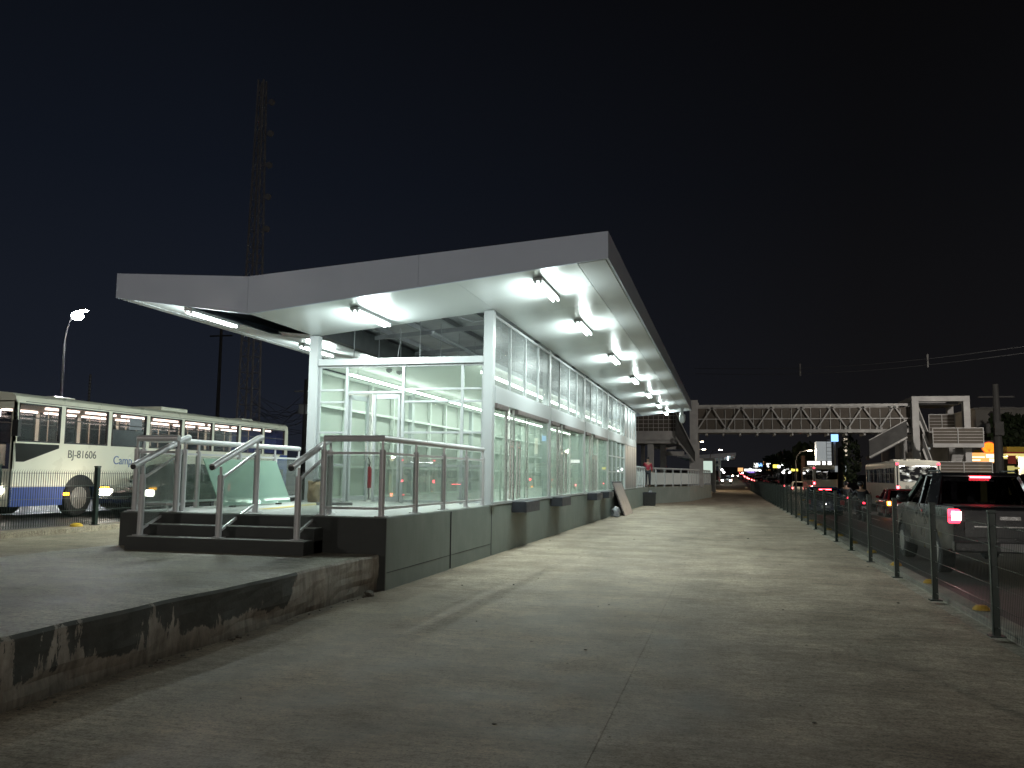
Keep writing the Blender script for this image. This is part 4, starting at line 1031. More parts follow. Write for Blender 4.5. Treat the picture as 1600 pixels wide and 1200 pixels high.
# ---- cars in the queue
c = car('red_car', 'dark red hatchback with amber lamps lit behind the white bus', 'car', 'car_red', L=3.9, W=1.62, H=1.5); c.location = (8.55, 47+1.95, -.36)
for ch in c.children:
    if ch.name.startswith('tail_light'): ch.data.materials[0] = MATS['amber']
c = car('blue_car', 'dark blue hatchback with one high red lamp, between the fence and the cream bus', 'car', 'car_blue', L=4.0, W=1.68, H=1.5); p = at(1290, 775, Y=44); c.location = (p.x, 44+2, -.28)
for ch in list(c.children_recursive):
    if ch.name.startswith('bulb'): bpy.data.objects.remove(ch)
    elif ch.name.startswith('tail_light'): ch.data.materials[0] = MATS['ext_red']
m = MB(); m.box(-.28,.28,-1.93,-1.88,1.36,1.40); m.build('brake_light', 'brake_red', c)
c = car('white_car', 'white hatchback with two red tail lamps, left of the cream bus', 'car', 'car_white', L=4.0, W=1.75, H=1.55); c.location = (7.95, 105+2, -.30)
proto = None
mts = ['car_silver','car_red','car_dark','car_white','car_black']
special = {(4.75,150): 'silver car with lit tail lamps nearest the camera in the distant red queue', (7.3,150): 'dark car nearest the camera in the outer lane of the distant red queue'}
qi = 0
for lane in (4.75, 7.3):
    Y = 150
    while Y < 335:
        mt = mts[qi % 5]; lb = special.get((lane, Y), 'one of the cars with red tail lamps massed in the distant queue up the road')
        if qi < 5: proto = proto or {}; c = proto[mt] = car('queued_car', lb, 'car', mt, L=4.2, W=1.74, H=1.46, trunk=.98, cab=(-1.45,.75), roof=(-.95,.05), group='cars massed in the distant queue')
        else: c = copy_tree(proto[mt]); c['label'] = lb
        c.location = (lane+random.uniform(-.25,.25), Y+random.uniform(-1,1) if Y > 150 else Y, rise(Y)-.06-.05*max(0, min(6, lane-3.1))); qi += 1; Y += 11.5
for (u, v), Y, mt, lb in (((1193,751), 120, 'car_black', 'black car with lit tail lamps at the end of the green fence'), ((1213,752), 118, 'car_dark', 'dark car with unlit roof between the fence end and the white hatchback')):
    c = copy_tree(proto[mt]); c['label'] = lb; x = at(u, v, Y=Y).x; c.location = (x, Y, rise(Y)-.06-.05*max(0, min(6, x-3.1))); c['group'] = 'cars on the right road'
# oncoming lights on the far side of the median, seen past the station end
for (u, v), Y, lb in (((1135,741), 150, 'car with lit headlamps coming down the road past the far station'),((1149,742), 220, 'car with small lit headlamps farthest down the road')):
    c = car('oncoming_car', lb, 'car', 'car_silver', on='head', group='cars coming the other way'); x = at(u, v, Y=Y).x; c.location = (x, Y, rise(Y)); c.rotation_euler = (0,0,PI)

# ------------------------------------------------------------------ people
def skin_mesh(name, verts, edges, radii, mat, parent, sub=1):
    me = bpy.data.meshes.new(name); me.from_pydata([Vector(v) for v in verts], edges, []); me.update()
    o = bpy.data.objects.new(name, me); COL.objects.link(o)
    md = o.modifiers.new('skin', 'SKIN'); md.branch_smoothing = .6
    for i, r in enumerate(radii): o.data.skin_vertices[0].data[i].radius = (r, r) if not isinstance(r, tuple) else r
    o.data.skin_vertices[0].data[0].use_root = True
    sb = o.modifiers.new('sub', 'SUBSURF'); sb.levels = sub; sb.render_levels = sub
    dg = bpy.context.evaluated_depsgraph_get(); nm = bpy.data.meshes.new_from_object(o.evaluated_get(dg))
    o.modifiers.clear(); o.data = nm; nm.name = name; nm.materials.clear(); nm.materials.append(MATS[mat])
    nm.polygons.foreach_set('use_smooth', [True]*len(nm.polygons)); o.parent = parent; return o
def person(label, loc, rz, J, shirt, helmet=False, group=None, sleeves=True):
    """J: joints in metres, x to the side, y the way the person faces"""
    t = thing('person', label, 'person', loc, rz, group)
    n = ['pelvis','waist','chest','neck','head0','head1','shl','ell','wrl','hal','shr','elr','wrr','har','hil','knl','anl','tol','hir','knr','anr','tor']
    ed = [('pelvis','waist'),('waist','chest'),('chest','neck'),('neck','head0'),('head0','head1'),('chest','shl'),('shl','ell'),('ell','wrl'),('wrl','hal'),('chest','shr'),('shr','elr'),('elr','wrr'),('wrr','har'),('pelvis','hil'),('hil','knl'),('knl','anl'),('anl','tol'),('pelvis','hir'),('hir','knr'),('knr','anr'),('anr','tor')]
    rad = dict(pelvis=(.15,.11),waist=(.135,.10),chest=(.16,.11),neck=.055,head0=.075,head1=.085,shl=.062,ell=.046,wrl=.032,hal=.03,shr=.062,elr=.046,wrr=.032,har=.03,hil=.09,knl=.062,anl=.042,tol=.035,hir=.09,knr=.062,anr=.042,tor=.035)
    ix = {k: i for i, k in enumerate(n)}
    body = skin_mesh('body', [J[k] for k in n], [(ix[a], ix[b]) for a, b in ed], [rad[k] for k in n], 'skin', t)
    def sub(name, keys, k, mat, ends={}):
        jx = {a: i for i, a in enumerate(keys)}
        e = [(jx[a], jx[b]) for a, b in ed if a in jx and b in jx]
        r = [tuple(v*k+.012 for v in rad[a]) if isinstance(rad[a], tuple) else rad[a]*k+.014 for a in keys]
        skin_mesh(name, [ends.get(a, J[a]) for a in keys], e, r, mat, t)
    low = Vector(J['neck'])*.55+Vector(J['chest'])*.45
    sub('shirt', ['pelvis','waist','chest','neck','shl','ell','shr','elr'] + (['wrl','wrr'] if sleeves else []), 1.05, shirt, {'neck': low})
    sub('trousers', ['pelvis','hil','knl','anl','hir','knr','anr'], 1.08, 'trouser_dark')
    for s in ('l','r'):
        a, b = Vector(J['an'+s]), Vector(J['to'+s]); m = MB(); m.loft([[(a.x+w*.045, a.y-.05*1, a.z+h) for w, h in ((-1,-.075),(1,-.075),(1,.02),(-1,.02))], [(a.x*.4+b.x*.6+w*.05, a.y*.4+b.y*.6, a.z+h) for w, h in ((-1,-.075),(1,-.075),(1,-.01),(-1,-.01))], [(b.x+w*.035, b.y+.05, a.z+h) for w, h in ((-1,-.075),(1,-.075),(1,-.045),(-1,-.045))]])
        m.build('shoe', 'black_plastic', t, bevel=.008)
        hb, d = Vector(J['ha'+s]), (Vector(J['ha'+s])-Vector(J['wr'+s])).normalized()
    h = Vector(J['head1'])
    m = MB()
    if helmet: m.blob(h+Vector((0,0,.02)), .145, sq=(.95,1.08,1)); m.build('helmet', 'helmet_black', t, smooth=True)
    else:
        m.blob(h+Vector((0,-.018,.035)), .105, jit=.05, sq=(.92,1.0,.9)); m.build('hair', 'hair', t, smooth=True)
        m = MB(); m.blob(h+Vector((0,.095,-.035)), .018, sq=(.7,1,1.2)); m.build('nose', 'skin', t, smooth=True)
        m = MB()
        for s in (-1,1): m.blob(h+Vector((s*.033,.082,-.005)), .010)
        m.build('eye', 'black_plastic', t)
    return t
stand = dict(pelvis=(0,0,.92),waist=(0,.01,1.08),chest=(0,.0,1.32),neck=(0,.01,1.47),head0=(0,.02,1.55),head1=(0,.03,1.65),
    shl=(-.19,0,1.40),ell=(-.25,-.03,1.13),wrl=(-.22,.10,.92),hal=(-.21,.15,.85),shr=(.19,0,1.40),elr=(.25,-.05,1.13),wrr=(.23,.12,1.0),har=(.20,.2,.98),
    hil=(-.10,0,.88),knl=(-.11,.05,.49),anl=(-.11,.02,.08),tol=(-.12,.15,.04),hir=(.10,0,.88),knr=(.11,-.02,.48),anr=(.12,-.08,.08),tor=(.13,.05,.04))
p = at(1012, 728, Y=51.5); pr_ = person('person in a red top with a dark bag walking down the ramp behind the railing', (p.x, 51.5, ZP), R(200), stand, 'shirt_red')
m = MB(); m.blob((.30,.0,1.05), .2, jit=.1, sq=(.7,.9,1.2)); m.tube([(.22,0,1.2),(.16,.02,1.42),(-.1,-.1,1.3)], .015, 6); o = m.build('shoulder_bag', 'cloth_dark', None, smooth=True)
o.location = pr_.location; o.rotation_euler = pr_.rotation_euler; tag(o, 'dark shoulder bag hanging at the side of the person on the ramp', 'bag')
ride = dict(pelvis=(0,-.25,.84),waist=(0,-.22,1.0),chest=(0,-.10,1.24),neck=(0,-.02,1.39),head0=(0,.02,1.46),head1=(0,.05,1.56),
    shl=(-.20,-.08,1.31),ell=(-.33,.12,1.10),wrl=(-.33,.36,1.04),hal=(-.32,.43,1.04),shr=(.20,-.08,1.31),elr=(.33,.12,1.10),wrr=(.33,.36,1.04),har=(.32,.43,1.04),
    hil=(-.12,-.2,.80),knl=(-.22,.2,.66),anl=(-.18,-.05,.33),tol=(-.19,.1,.29),hir=(.12,-.2,.80),knr=(.22,.2,.66),anr=(.18,-.05,.33),tor=(.19,.1,.29))
def motorbike(label, loc, group):
    t = thing('motorcycle', label, 'motorcycle', loc, 0, group)
    for y in (-.66, .66):
        m = MB(); m.lathe([(.2,-.05),(.28,-.06),(.31,-.03),(.31,.03),(.28,.06),(.2,.05)], (0,y,.31), 22, 'X'); wh = m.build('wheel', 'tyre', t, smooth=True)
        m = MB(); m.lathe([(.2,-.03),(.19,.0),(.05,-.05),(.03,-.06)], (0,y,.31), 16, 'X'); m.build('rim', 'rim', wh)
    m = MB(); m.blob((0,.12,.78), .2, sq=(.7,1.4,.75)); m.bar((0,.5,.75),(0,-.5,.6),.14,.12); m.bar((0,.05,.68),(0,.0,.3),.24,.26); m.build('frame', 'car_black', t, smooth=True)
    m = MB(); m.bar((0,-.05,.80),(0,-.75,.86),.24,.08); m.build('seat', 'black_plastic', t, bevel=.02)
    m = MB(); m.tube([(-.08,.66,.31),(-.08,.42,.95)],.025,8); m.tube([(.08,.66,.31),(.08,.42,.95)],.025,8); m.tube([(-.36,.38,1.04),(-.12,.46,1.0),(.12,.46,1.0),(.36,.38,1.04)],.016,8); m.build('fork', 'chrome', t, smooth=True)
    m = MB(); m.box(-.05,.05,-.83,-.79,.76,.83); m.build('tail_light', 'tail_red', t, bevel=.01)
    m = MB(); m.box(-.09,.09,-.80,-.785,.54,.66); m.build('number_plate', 'plate_white', t)
    m = MB(); m.tube([(.13,.1,.3),(.15,-.3,.3),(.16,-.75,.4)],.04,8); m.build('exhaust', 'chrome', t, smooth=True)
    return t
for (u, Y), lb, lp_ in (((1345, 40), 'motorcycle with lit tail lamp just left of the red car', 'rider in dark clothes and black helmet on the motorcycle left of the red car'), ((1322, 52), 'motorcycle standing between the blue car and the utility column', 'rider with black helmet between the blue car and the white bus')):
    x = at(u, 770, Y=Y).x; z = -.06-.05*max(0, min(6, x-3.1))
    motorbike(lb, (x, Y, z), 'motorcycles in the traffic'); person(lp_, (x, Y, z), 0, ride, 'cloth_dark', True, 'motorcycle riders')

# ------------------------------------------------------------------ footbridge
KY = 66.0
def B(u, v, Y=KY): p = at(u, v, Y=Y); return p.x, p.z
fb = thing('footbridge', 'steel truss footbridge across the road with concrete stair towers', 'footbridge', (4, KY, 0), world=True)
xL, xR = B(1090,650)[0], B(1423,650)[0]; zTop, zBot = 6.92, 5.02; zMid = (zTop+zBot)/2-.05
for y in (KY, KY+2.3):
    m = MB(); m.box(xL, xR, y-.09, y+.09, zTop-.12, zTop+.06); m.box(xL, xR, y-.1, y+.1, zBot-.10, zBot+.14); m.box(xL, xR, y-.04, y+.04, zMid-.03, zMid+.04); m.build('chord', 'bridge_steel', fb)
    m = MB(); n = 7; dx = (xR-xL)/n
    for k in range(n):
        a = xL+k*dx; m.bar((a,y,zBot+.14),(a+dx/2,y,zTop-.12),.10,.09); m.bar((a+dx/2,y,zTop-.12),(a+dx,y,zBot+.14),.10,.09)
        m.box(a+dx/2-.25,a+dx/2+.25,y-.05,y+.05,zTop-.26,zTop-.11); m.box(a+dx-.22,a+dx+.22 if k < n-1 else a+dx,y-.05,y+.05,zBot+.14,zBot+.26)
    m.build('diagonal', 'bridge_steel', fb)
    m = MB(); n2 = 22
    for k in range(1, n2): a = xL+(xR-xL)*k/n2; m.box(a-.022,a+.022,y+.06,y+.10,zBot+.14,zTop-.3 if k % 2 else zTop-.12)
    m.build('upright', 'bridge_steel', fb)
    m = MB(); m.box(xL, xR, y+.12, y+.125, zBot+.1, zTop-.2); m.build('mesh_panel', 'bridge_mesh', fb)
m = MB(); m.box(xL, xR, KY+.11, KY+2.19, zBot-.12, zBot-.02); m.build('deck', 'bridge_concrete', fb)
m = MB()
for k in range(12): a = xL+(xR-xL)*(k+.5)/12; m.box(a-.06,a+.06,KY+.1,KY+2.2,zBot-.3,zBot-.121)
m.build('cross_beam', 'bridge_steel', fb)
# left pier, landing and stairs
def BX(u0, u1): return B(u0,650)[0], B(u1,650)[0]
px0, px1 = BX(1078, 1090.5)
m = MB(); m.box(px0, px1, KY-.45, KY+.1, 0.9, B(1080,626)[1]); m.box(px0-.05, px1+.35, KY-.5, KY+.2, .9, B(1080,716)[1]); m.box(px0, px1, KY+2.0, KY+2.5, -.2, B(1080,626)[1]); m.build('pier', 'bridge_concrete', fb)
l0, l1 = BX(960, 1061)
za, zb_ = B(1030,674)[1], B(1030,688)[1]
m = MB(); m.box(l0, l1, KY-.6, KY+3.4, zb_, za); m.box(l0, l1-.1, KY-.5, KY+3.2, zb_-.25, zb_-.002); m.build('landing', 'bridge_concrete', fb)
m = MB()
for u0, u1, dy in ((1012,1021,0),(1029,1038,1.6),(997,1002,2.5)): a, b = BX(u0, u1); m.box(a, b, KY-.3+dy, KY+.2+dy, -.2, zb_-.252)
m.build('column', 'bridge_concrete', fb)
m = MB()
for k in range(14): a = l0+(l1-l0)*k/13; m.box(a-.02,a+.02,KY-.56,KY-.52,za,za+1.5)
for z in (.25,.55,.85,1.15,1.5): m.box(l0,l1,KY-.565,KY-.515,za+z-.02,za+z+.02)
m.build('landing_railing', 'bridge_steel', fb)
m = MB(); m.box(l0,l1,KY-.51,KY-.50,za,za+1.4); m.box(l0,l1-.3,KY+3.0,KY+3.1,za,za+2.2); m.build('landing_screen', 'bridge_mesh', fb)
sx0, sx1 = B(1056,650)[0], B(1086,650)[0]
m = MB(); m.prism([(sx0,B(1058,644)[1]),(sx1,B(1084,705)[1]),(sx1,B(1084,722)[1]),(sx0,B(1058,681)[1])], 'Y', KY-.75, KY-.62); m.prism([(sx0,B(1058,668)[1]),(sx1,B(1084,716)[1]),(sx1,B(1084,722)[1]),(sx0,B(1058,681)[1])], 'Y', KY-.61, KY+.9); m.build('stair_flight', 'bridge_dark', fb)
m = MB(); m.bar((sx0,KY-.80,B(1058,684)[1]),(sx1,KY-.80,B(1084,724)[1]),.06,.10); m.bar((sx0,KY-.80,B(1058,644)[1]),(sx1,KY-.80,B(1084,706)[1]),.05,.06); m.build('handrail', 'bridge_steel', fb)
a, b = BX(1037, 1066); m = MB(); m.box(a, b, KY+2, KY+2.5, B(1050,711)[1], B(1050,704)[1]); m.box(a-1,b+.6,KY+3,KY+3.4,B(1050,700)[1],B(1050,694)[1]); m.build('lower_beam', 'bridge_concrete', fb)
# right tower
tx0, tx1 = BX(1423, 1433.5); ux0, ux1 = BX(1503, 1513)
ztw = B(1460,620)[1]; zt2 = B(1460,628)[1]
m = MB(); m.box(tx0, tx1, KY-.55, KY+.05, -.5, zt2); m.box(ux0, ux1, KY-.55, KY+.05, -.5, zt2); m.box(tx0, tx1, KY+4, KY+4.5, -.5, zt2); m.box(ux0, ux1, KY+4, KY+4.5, -.5, zt2)
m.build('tower_column', 'bridge_concrete', fb)
m = MB(); m.box(tx0, ux1, KY-.56, KY+.06, zt2+.002, ztw); m.box(tx0, ux1, KY+4, KY+4.5, zt2+.002, ztw); m.box(tx0, tx1, KY+.062, KY+3.998, zt2+.002, ztw-.01); m.box(ux0, ux1, KY+.062, KY+3.998, zt2+.002, ztw-.01); m.build('tower_beam', 'bridge_concrete', fb)
m = MB(); m.box(tx1+.1, ux0-.1, KY+.4, KY+3.8, zt2-.16, zt2-.05); m.build('tower_roof', 'bridge_dark', fb)
def landing(u0, u1, v0, v1, y0, y1, vr, name):
    a, b = BX(u0, u1); z0, z1 = B(1480, v1)[1], B(1480, v0)[1]
    m = MB(); m.box(a, b, y0, y1, z0, z1); m.build('landing', 'bridge_concrete', fb)
    zr = B(1480, vr)[1]; m = MB(); n = 3
    for k in range(n): x = a+.02+(b-a-.04)*k/(n-1); m.box(x-.025,x+.025,y0+.02,y0+.07,z1,zr)
    for k in range(1, 6): z = z1+(zr-z1)*k/5; m.box(a,b,y0+.08,y0+.10,z-.014,z+.014)
    m.box(a,b,y0+.01,y0+.07,zr-.0,zr+.05); m.build('landing_railing', 'bridge_steel', fb)
    m = MB(); m.box(a,b,y0+.11,y0+.115,z1,zr); m.build('landing_screen', 'bridge_mesh', fb)
landing(1449, 1527, 694, 700, KY-1.4, KY+.9-1.5, 671, '')
landing(1448, 1533, 746, 752, KY-2.2, KY-1.5, 723, '')
landing(1461, 1504, 671, 674, KY+2.0, KY+3.6, 645, '')
def flight(u0, v0, u1, v1, y0, y1, th=.28, wall=0, mat='bridge_dark'):
    x0, z0 = B(u0, v0); x1, z1 = B(u1, v1); m = MB()
    m.prism([(x0,z0),(x1,z1),(x1,z1-th),(x0,z0-th)], 'Y', y0, y1); f = m.build('stair_flight', mat, fb)
    if wall:
        m = MB(); m.prism([(x0,z0+wall),(x1,z1+wall),(x1,z1),(x0,z0)], 'Y', y0-.06, y0-.01); m.build('parapet', 'bridge_mesh' if wall > 1.2 else 'bridge_dark', f)
        m = MB(); m.bar((x0,y0-.05,z0-.1),(x1,y0-.05,z1-.1),.06,.12); m.bar((x0,y0-.05,z0+wall),(x1,y0-.05,z1+wall),.05,.06); m.build('handrail', 'bridge_steel', f)
flight(1413, 682, 1355, 713, KY-1.0, KY+.6, .25, 1.1)
flight(1434, 656, 1449, 694, KY-.4, KY+1.0, .3, .8)
flight(1434, 700, 1450, 744, KY-1.6, KY-.8, .3, .9)
m = MB(); x0, z0 = B(1482,722); x1, z1 = B(1512,701); n = 9
for k in range(n):
    z = z0+(z1-z0)*k/n; m.hull([(x0+.15*(k/n)*3.0,KY-.9+k*.14,z),(x1-.6+.2*(k/n)*3,KY-.9+k*.14,z),(x1-.6+.2*(k/n)*3,KY-.76+k*.14,z+(z1-z0)/n*.8),(x0+.15*(k/n)*3.0,KY-.76+k*.14,z+(z1-z0)/n*.8)], [(0,1,2,3)]); 
m.build('stair_flight', 'bridge_concrete', fb)
m = MB(); a, b = BX(1412, 1421); m.box(a+.1, b-.05, KY+1.8, KY+2.3, -.4, zBot-.302); m.build('column', 'bridge_concrete', fb)
for (u, v), lb in (((1442,701), 'white tube lamp under the footbridge tower stairs, beside the tower column'), ):
    x, z = B(u, v); t = thing('stair_lamp', lb, 'lamp', (x, KY-1.1, z), R(20)); m = MB(); m.box(-.3,.3,-.06,.06,-.02,.05); m.build('fitting', 'white_paint', t); m = MB(); m.tube([(-.28,0,-.05),(.28,0,-.05)],.03,8); m.build('tube', 'board_white', t)

# ------------------------------------------------------------------ entrance booth and the next station
bt = thing('entrance_booth', 'small lit booth with a white frame past the end of the ramp', 'booth', (-3, 95, 0), world=True)
ax, bx = at(1090,740,Y=95).x, at(1117.5,740,Y=95).x
m = MB(); m.box(bx-.28,bx,95,95.4,0,3.65); m.box(ax,bx-.282,95,95.4,3.35,3.65); m.box(ax,ax+.2,95,95.4,0,3.348); m.box(bx-.28,bx,99.6,100,0,3.65); m.box(ax,bx,95.41,99.99,3.4,3.6); m.build('frame', 'white_paint', bt)
m = MB(); m.box(ax+.202,bx-.284,95.15,95.2,2.1,3.34); m.build('lit_panel', 'panel_green', bt)
m = MB(); m.box(ax+.202,bx-.284,95.1,95.14,.1,2.05); m.build('glass_pane', 'ramp_glass', bt)
s2 = thing('bus_station', 'distant second bus station with the same winged canopy, beyond the footbridge', 'bus station', (-4, 150, 0), world=True)
tip = at(1150, 712, Y=150); dxs = tip.x - XR
m = MB()
for xa, xb in ((XL, XV-.003), (XV+.003, XR)): m.prism([(x+dxs, z) for x, z in fprof(xa, xb)], 'Y', 150, 184)
m.build('canopy', 'fascia_white', s2)
m = MB(); m.box(-8.9+dxs,-4.65+dxs,147,182,-.2,1.0); m.build('plinth', 'plinth_paint', s2)
m = MB(); 
for k in range(6): m.box(-4.85+dxs,-4.65+dxs,152.5+5.8*k,152.7+5.8*k,1,4.9); m.box(-8.8+dxs,-8.6+dxs,152.5+5.8*k,152.7+5.8*k,1,4.5)
m.build('column', 'white_paint', s2)
m = MB(); m.box(-8.55+dxs,-4.9+dxs,153,181,3.85,3.9); m.build('ceiling', 'ceiling_white', s2)
m = MB(); m.box(-6.8+dxs,-6.7+dxs,153,181,3.78,3.84); m.build('light_line', 'strip_light', s2)
m = MB()
for k in range(5): m.box(-3.3+dxs,-3.2+dxs,151.5+5.8*k,153.2+5.8*k,5.0,5.06)
m.build('tube', 'tube_light', s2)
m = MB(); m.box(-4.72+dxs,-4.70+dxs,152.8,181,1.0,4.0); m.build('window_pane', 'clear_glass', s2)

# ------------------------------------------------------------------ street lamps
def street_lamp(label, base, h, arm, mat='lamp_warm', power=0, col=(1,.85,.65), pole=True, size=.25, spot=None, aim=None):
    """arm: (dx, dy) reach of the arm from the pole"""
    t = thing('street_lamp', label, 'street lamp', base, group='street lamps')
    ar = Vector((arm[0], arm[1], 0)); d = ar.normalized(); e = ar + Vector((0,0,h))
    m = MB(); m.tube([(0,0,0),(0,0,1.2),(0,0,h-1.4)], [.11,.09,.06], 10); m.build('pole', 'lamp_pole', t, smooth=True)
    m = MB(); m.tube([(0,0,h-1.42), Vector((0,0,h-.7))+ar*.08, Vector((0,0,h-.15))+ar*.4, e-d*.1], .04, 8); m.build('arm', 'lamp_pole', t, smooth=True)
    n = Vector((-d.y, d.x, 0))
    m = MB(); m.loft([[tuple(e+d*a+n*(w*b)+Vector((0,0,c))) for b, c in ((-1,0),(1,0),(.7,hh),(-.7,hh))] for a, w, hh in ((-.15,.06,.07),(.1,.15,.13),(.5,.16,.10),(.65,.07,.04))]); hd = m.build('lamp_head', 'pole_grey', t, smooth=True)
    m = MB(); m.loft([[tuple(e+d*a+n*(w*b)+Vector((0,0,c))) for b, c in ((-1,-.005),(1,-.005),(.8,-.05),(-.8,-.05))] for a, w in ((.08,.12),(.5,.13))]); m.build('lens', mat, hd)
    if power:
        light('lamp_glow', 'SPOT' if spot else 'POINT', tuple(e+d*.3+Vector((0,0,-.14))), power, col, t, size, spot=spot, rot=Vector(aim).to_track_quat('-Z', 'Y').to_euler() if aim else None)
    return t
p = at(130, 485, Z=9)
lampL = street_lamp('bright white street lamp on a curved arm above the far road, left of the canopy', (p.x-1.7, p.y+.9, .5), 8.5, (1.4,-.7), 'lamp_white', 3000, (.90,.94,1.0), spot=R(122), aim=(.7,-.35,-.6))
m = MB(); m.blob((1.1,-.55,8.33), .27, sq=(1,1,.8)); m.build('glow_ball', 'lamp_white', lampL, smooth=True)  # ball added at the head, standing in for the lamp's overexposed glow
street_lamp('street lamp on the median behind the viewer, out of the picture', (14, -23, -.3), 8.2, (-2.0, .6), 'lamp_warm', 7000, (1,.93,.84), size=.5)
street_lamp('street lamp beside the far road behind the viewer, out of the picture', (-28, -14, .5), 9, (2.0,.4), 'lamp_warm', 3000, (1,.92,.86), size=.5)
for (u, v, Y), lb, pw in (((1097,690,130), 'uppermost warm street lamp just right of the left bridge pier', 0), ((1100,702,110), 'brightest warm street lamp below the uppermost one, right of the left bridge pier', 900), ((1126,703,125), 'warm street lamp above the tip of the distant station roof', 0),
        ((1265,704,100), 'warm street lamp on a bare pole left of the white hoarding', 1500), ((1234,711,170), 'small warm street lamp among the distant shop lights', 0)):
    p = at(u, v, Y=Y); s = 1 if u < 1200 else 1
    street_lamp(lb, (p.x-1.5, p.y, -.3), p.z+.3, (1.2, -.3), 'lamp_warm', pw, (1,.8,.55))
lr = street_lamp('street lamp on the right sidewalk beside the footbridge, out of the picture to the right', (21, 51, -.22), 9.5, (-2.2,-.3), 'lamp_warm', 8500, (1,.94,.86), size=.4, spot=R(145), aim=(-.25,.7,-.6))
# ------------------------------------------------------------------ masts, poles and wires
p = at(388, 640, Y=75); 
t = thing('lattice_mast', 'very tall dim lattice mast rising behind the canopy into the night sky', 'mast', (p.x, 75, .3))
hm = at(392, 128, Y=75).z-.3
m = MB()
for sx, sy in ((-1,-1),(1,-1),(1,1),(-1,1)): m.bar((sx*.85,sy*.85,0),(sx*.28,sy*.28,hm),.13)
m.build('leg', 'mast_grey', t)
m = MB(); n = 26
for k in range(n):
    z0, z1 = hm*k/n, hm*(k+1)/n; w0, w1 = .85-.57*k/n, .85-.57*(k+1)/n
    for a, b in (((-1,-1),(1,-1)),((1,-1),(1,1)),((1,1),(-1,1)),((-1,1),(-1,-1))): m.bar((a[0]*w0,a[1]*w0,z0),(b[0]*w1,b[1]*w1,z1),.05); m.bar((a[0]*w0,a[1]*w0,z0),(b[0]*w0,b[1]*w0,z0),.05)
m.build('bracing', 'mast_grey', t)
m = MB()
for k in range(5): z = hm*(.62+.08*k); m.box(.4,1.3,-.05,.05,z,z+.06); m.lathe([(.3,-.15),(.32,.1),(.05,.18)], (1.2,-.1,z), 12, 'Y')
m.build('antenna', 'mast_grey', t)
p = at(341, 620, Y=55); hp = at(345, 545, Y=55).z-.3
t = thing('utility_pole', 'thin dim pole left of the lattice mast, cut off by the canopy', 'pole', (p.x, 55, .3)); m = MB(); m.tube([(0,0,0),(0,0,hp+1.5)], [.16,.10], 10); m.build('pole', 'pole_dark', t, smooth=True); m = MB(); m.box(-.9,.9,-.05,.05,hp+.9,hp+1.0); m.build('crossarm', 'pole_dark', t)
p = at(139, 622, Y=48); hp = at(139, 585, Y=48).z
t = thing('antenna_pole', 'short ribbed pale mast standing up behind the roof of the passing bus', 'mast', (p.x, 48, .3)); m = MB(); m.tube([(0,0,0),(0,0,hp-.3)], .07, 8); m.build('pole', 'pole_grey', t); m = MB()
for k in range(14): m.lathe([(.085,0),(.085,.05)], (0,0,hp-.5-.22*k), 8)
m.build('rib', 'pole_dark', t)
p = at(477, 640, Y=50); zt0 = at(477, 615, Y=50).z
t = thing('utility_pole', 'cable-hung pole mostly hidden behind the left station column', 'pole', (p.x, 50, .3)); m = MB(); m.tube([(0,0,0),(0,0,zt0+.6)], [.17,.12], 10); m.build('pole', 'pole_dark', t, smooth=True); m = MB(); m.box(-.8,.8,-.05,.05,zt0-.2,zt0-.1); m.box(-.4,.4,-.12,.12,zt0-1.6,zt0-1.0); m.build('crossarm', 'pole_grey', t)
cb = thing('cable_bundle', 'tangle of pale sagging cables running left from the hidden pole', 'cable', (p.x-3, 50, 6), world=True)
for k in range(16):
    zA = zt0 - random.uniform(0, 2.6); q = at(random.uniform(385, 410), random.uniform(618, 668), Y=58); m = MB(); pts = []
    for i in range(9):
        f = i/8; pts.append((p.x+(q.x-p.x)*f, 50+8*f, zA+(q.z-zA)*f - .6*random.uniform(.6,1.2)*math.sin(PI*f)))
    m.tube(pts, .018, 5); m.build('cable', 'pole_grey', cb)
p = at(1557, 640, Y=70); zt0 = at(1557, 600, Y=70).z
up = thing('utility_pole', 'dark concrete pole with crossarms in front of the filling station', 'pole', (p.x, 70, -.4)); m = MB(); m.tube([(0,0,0),(0,0,zt0+.4)], [.40,.2], 10); m.build('pole', 'pole_dark', up, smooth=True); m = MB()
for dz in (.6, 1.4): m.box(-1.2,1.2,-.06,.06,zt0-dz,zt0-dz+.1)
m.box(-.3,.3,-.5,-.2,zt0-3.4,zt0-2.4); m.build('crossarm', 'pole_dark', up)
m = MB(); m.lathe([(.10,-.35),(.17,-.3),(.17,.35),(.1,.4)], (-.7,-.3,zt0-2.9), 12); m.build('transformer', 'pole_dark', up)
wl = thing('power_line', 'two faint power lines crossing the sky above the footbridge', 'power line', (10, 62, 12), world=True)
for dz in (0, .4):
    m = MB(); pts = []; A, Bq = at(1085, 584, Y=64), at(1620, 549, Y=58)
    for i in range(17): f = i/16; pts.append((A.x+(Bq.x-A.x)*f, A.y+(Bq.y-A.y)*f, A.z+(Bq.z-A.z)*f+dz-.9*math.sin(PI*f)*.6))
    m.tube(pts, .014, 5); m.build('wire', 'wire', wl)
    m = MB()
    for f in (.35, .72): q = A+(Bq-A)*f; m.box(q.x-.05,q.x+.05,q.y-.05,q.y+.05,q.z+dz-.55*math.sin(PI*f)-.15,q.z+dz-.55*math.sin(PI*f)+.3)
    m.build('insulator', 'pole_dark', wl)

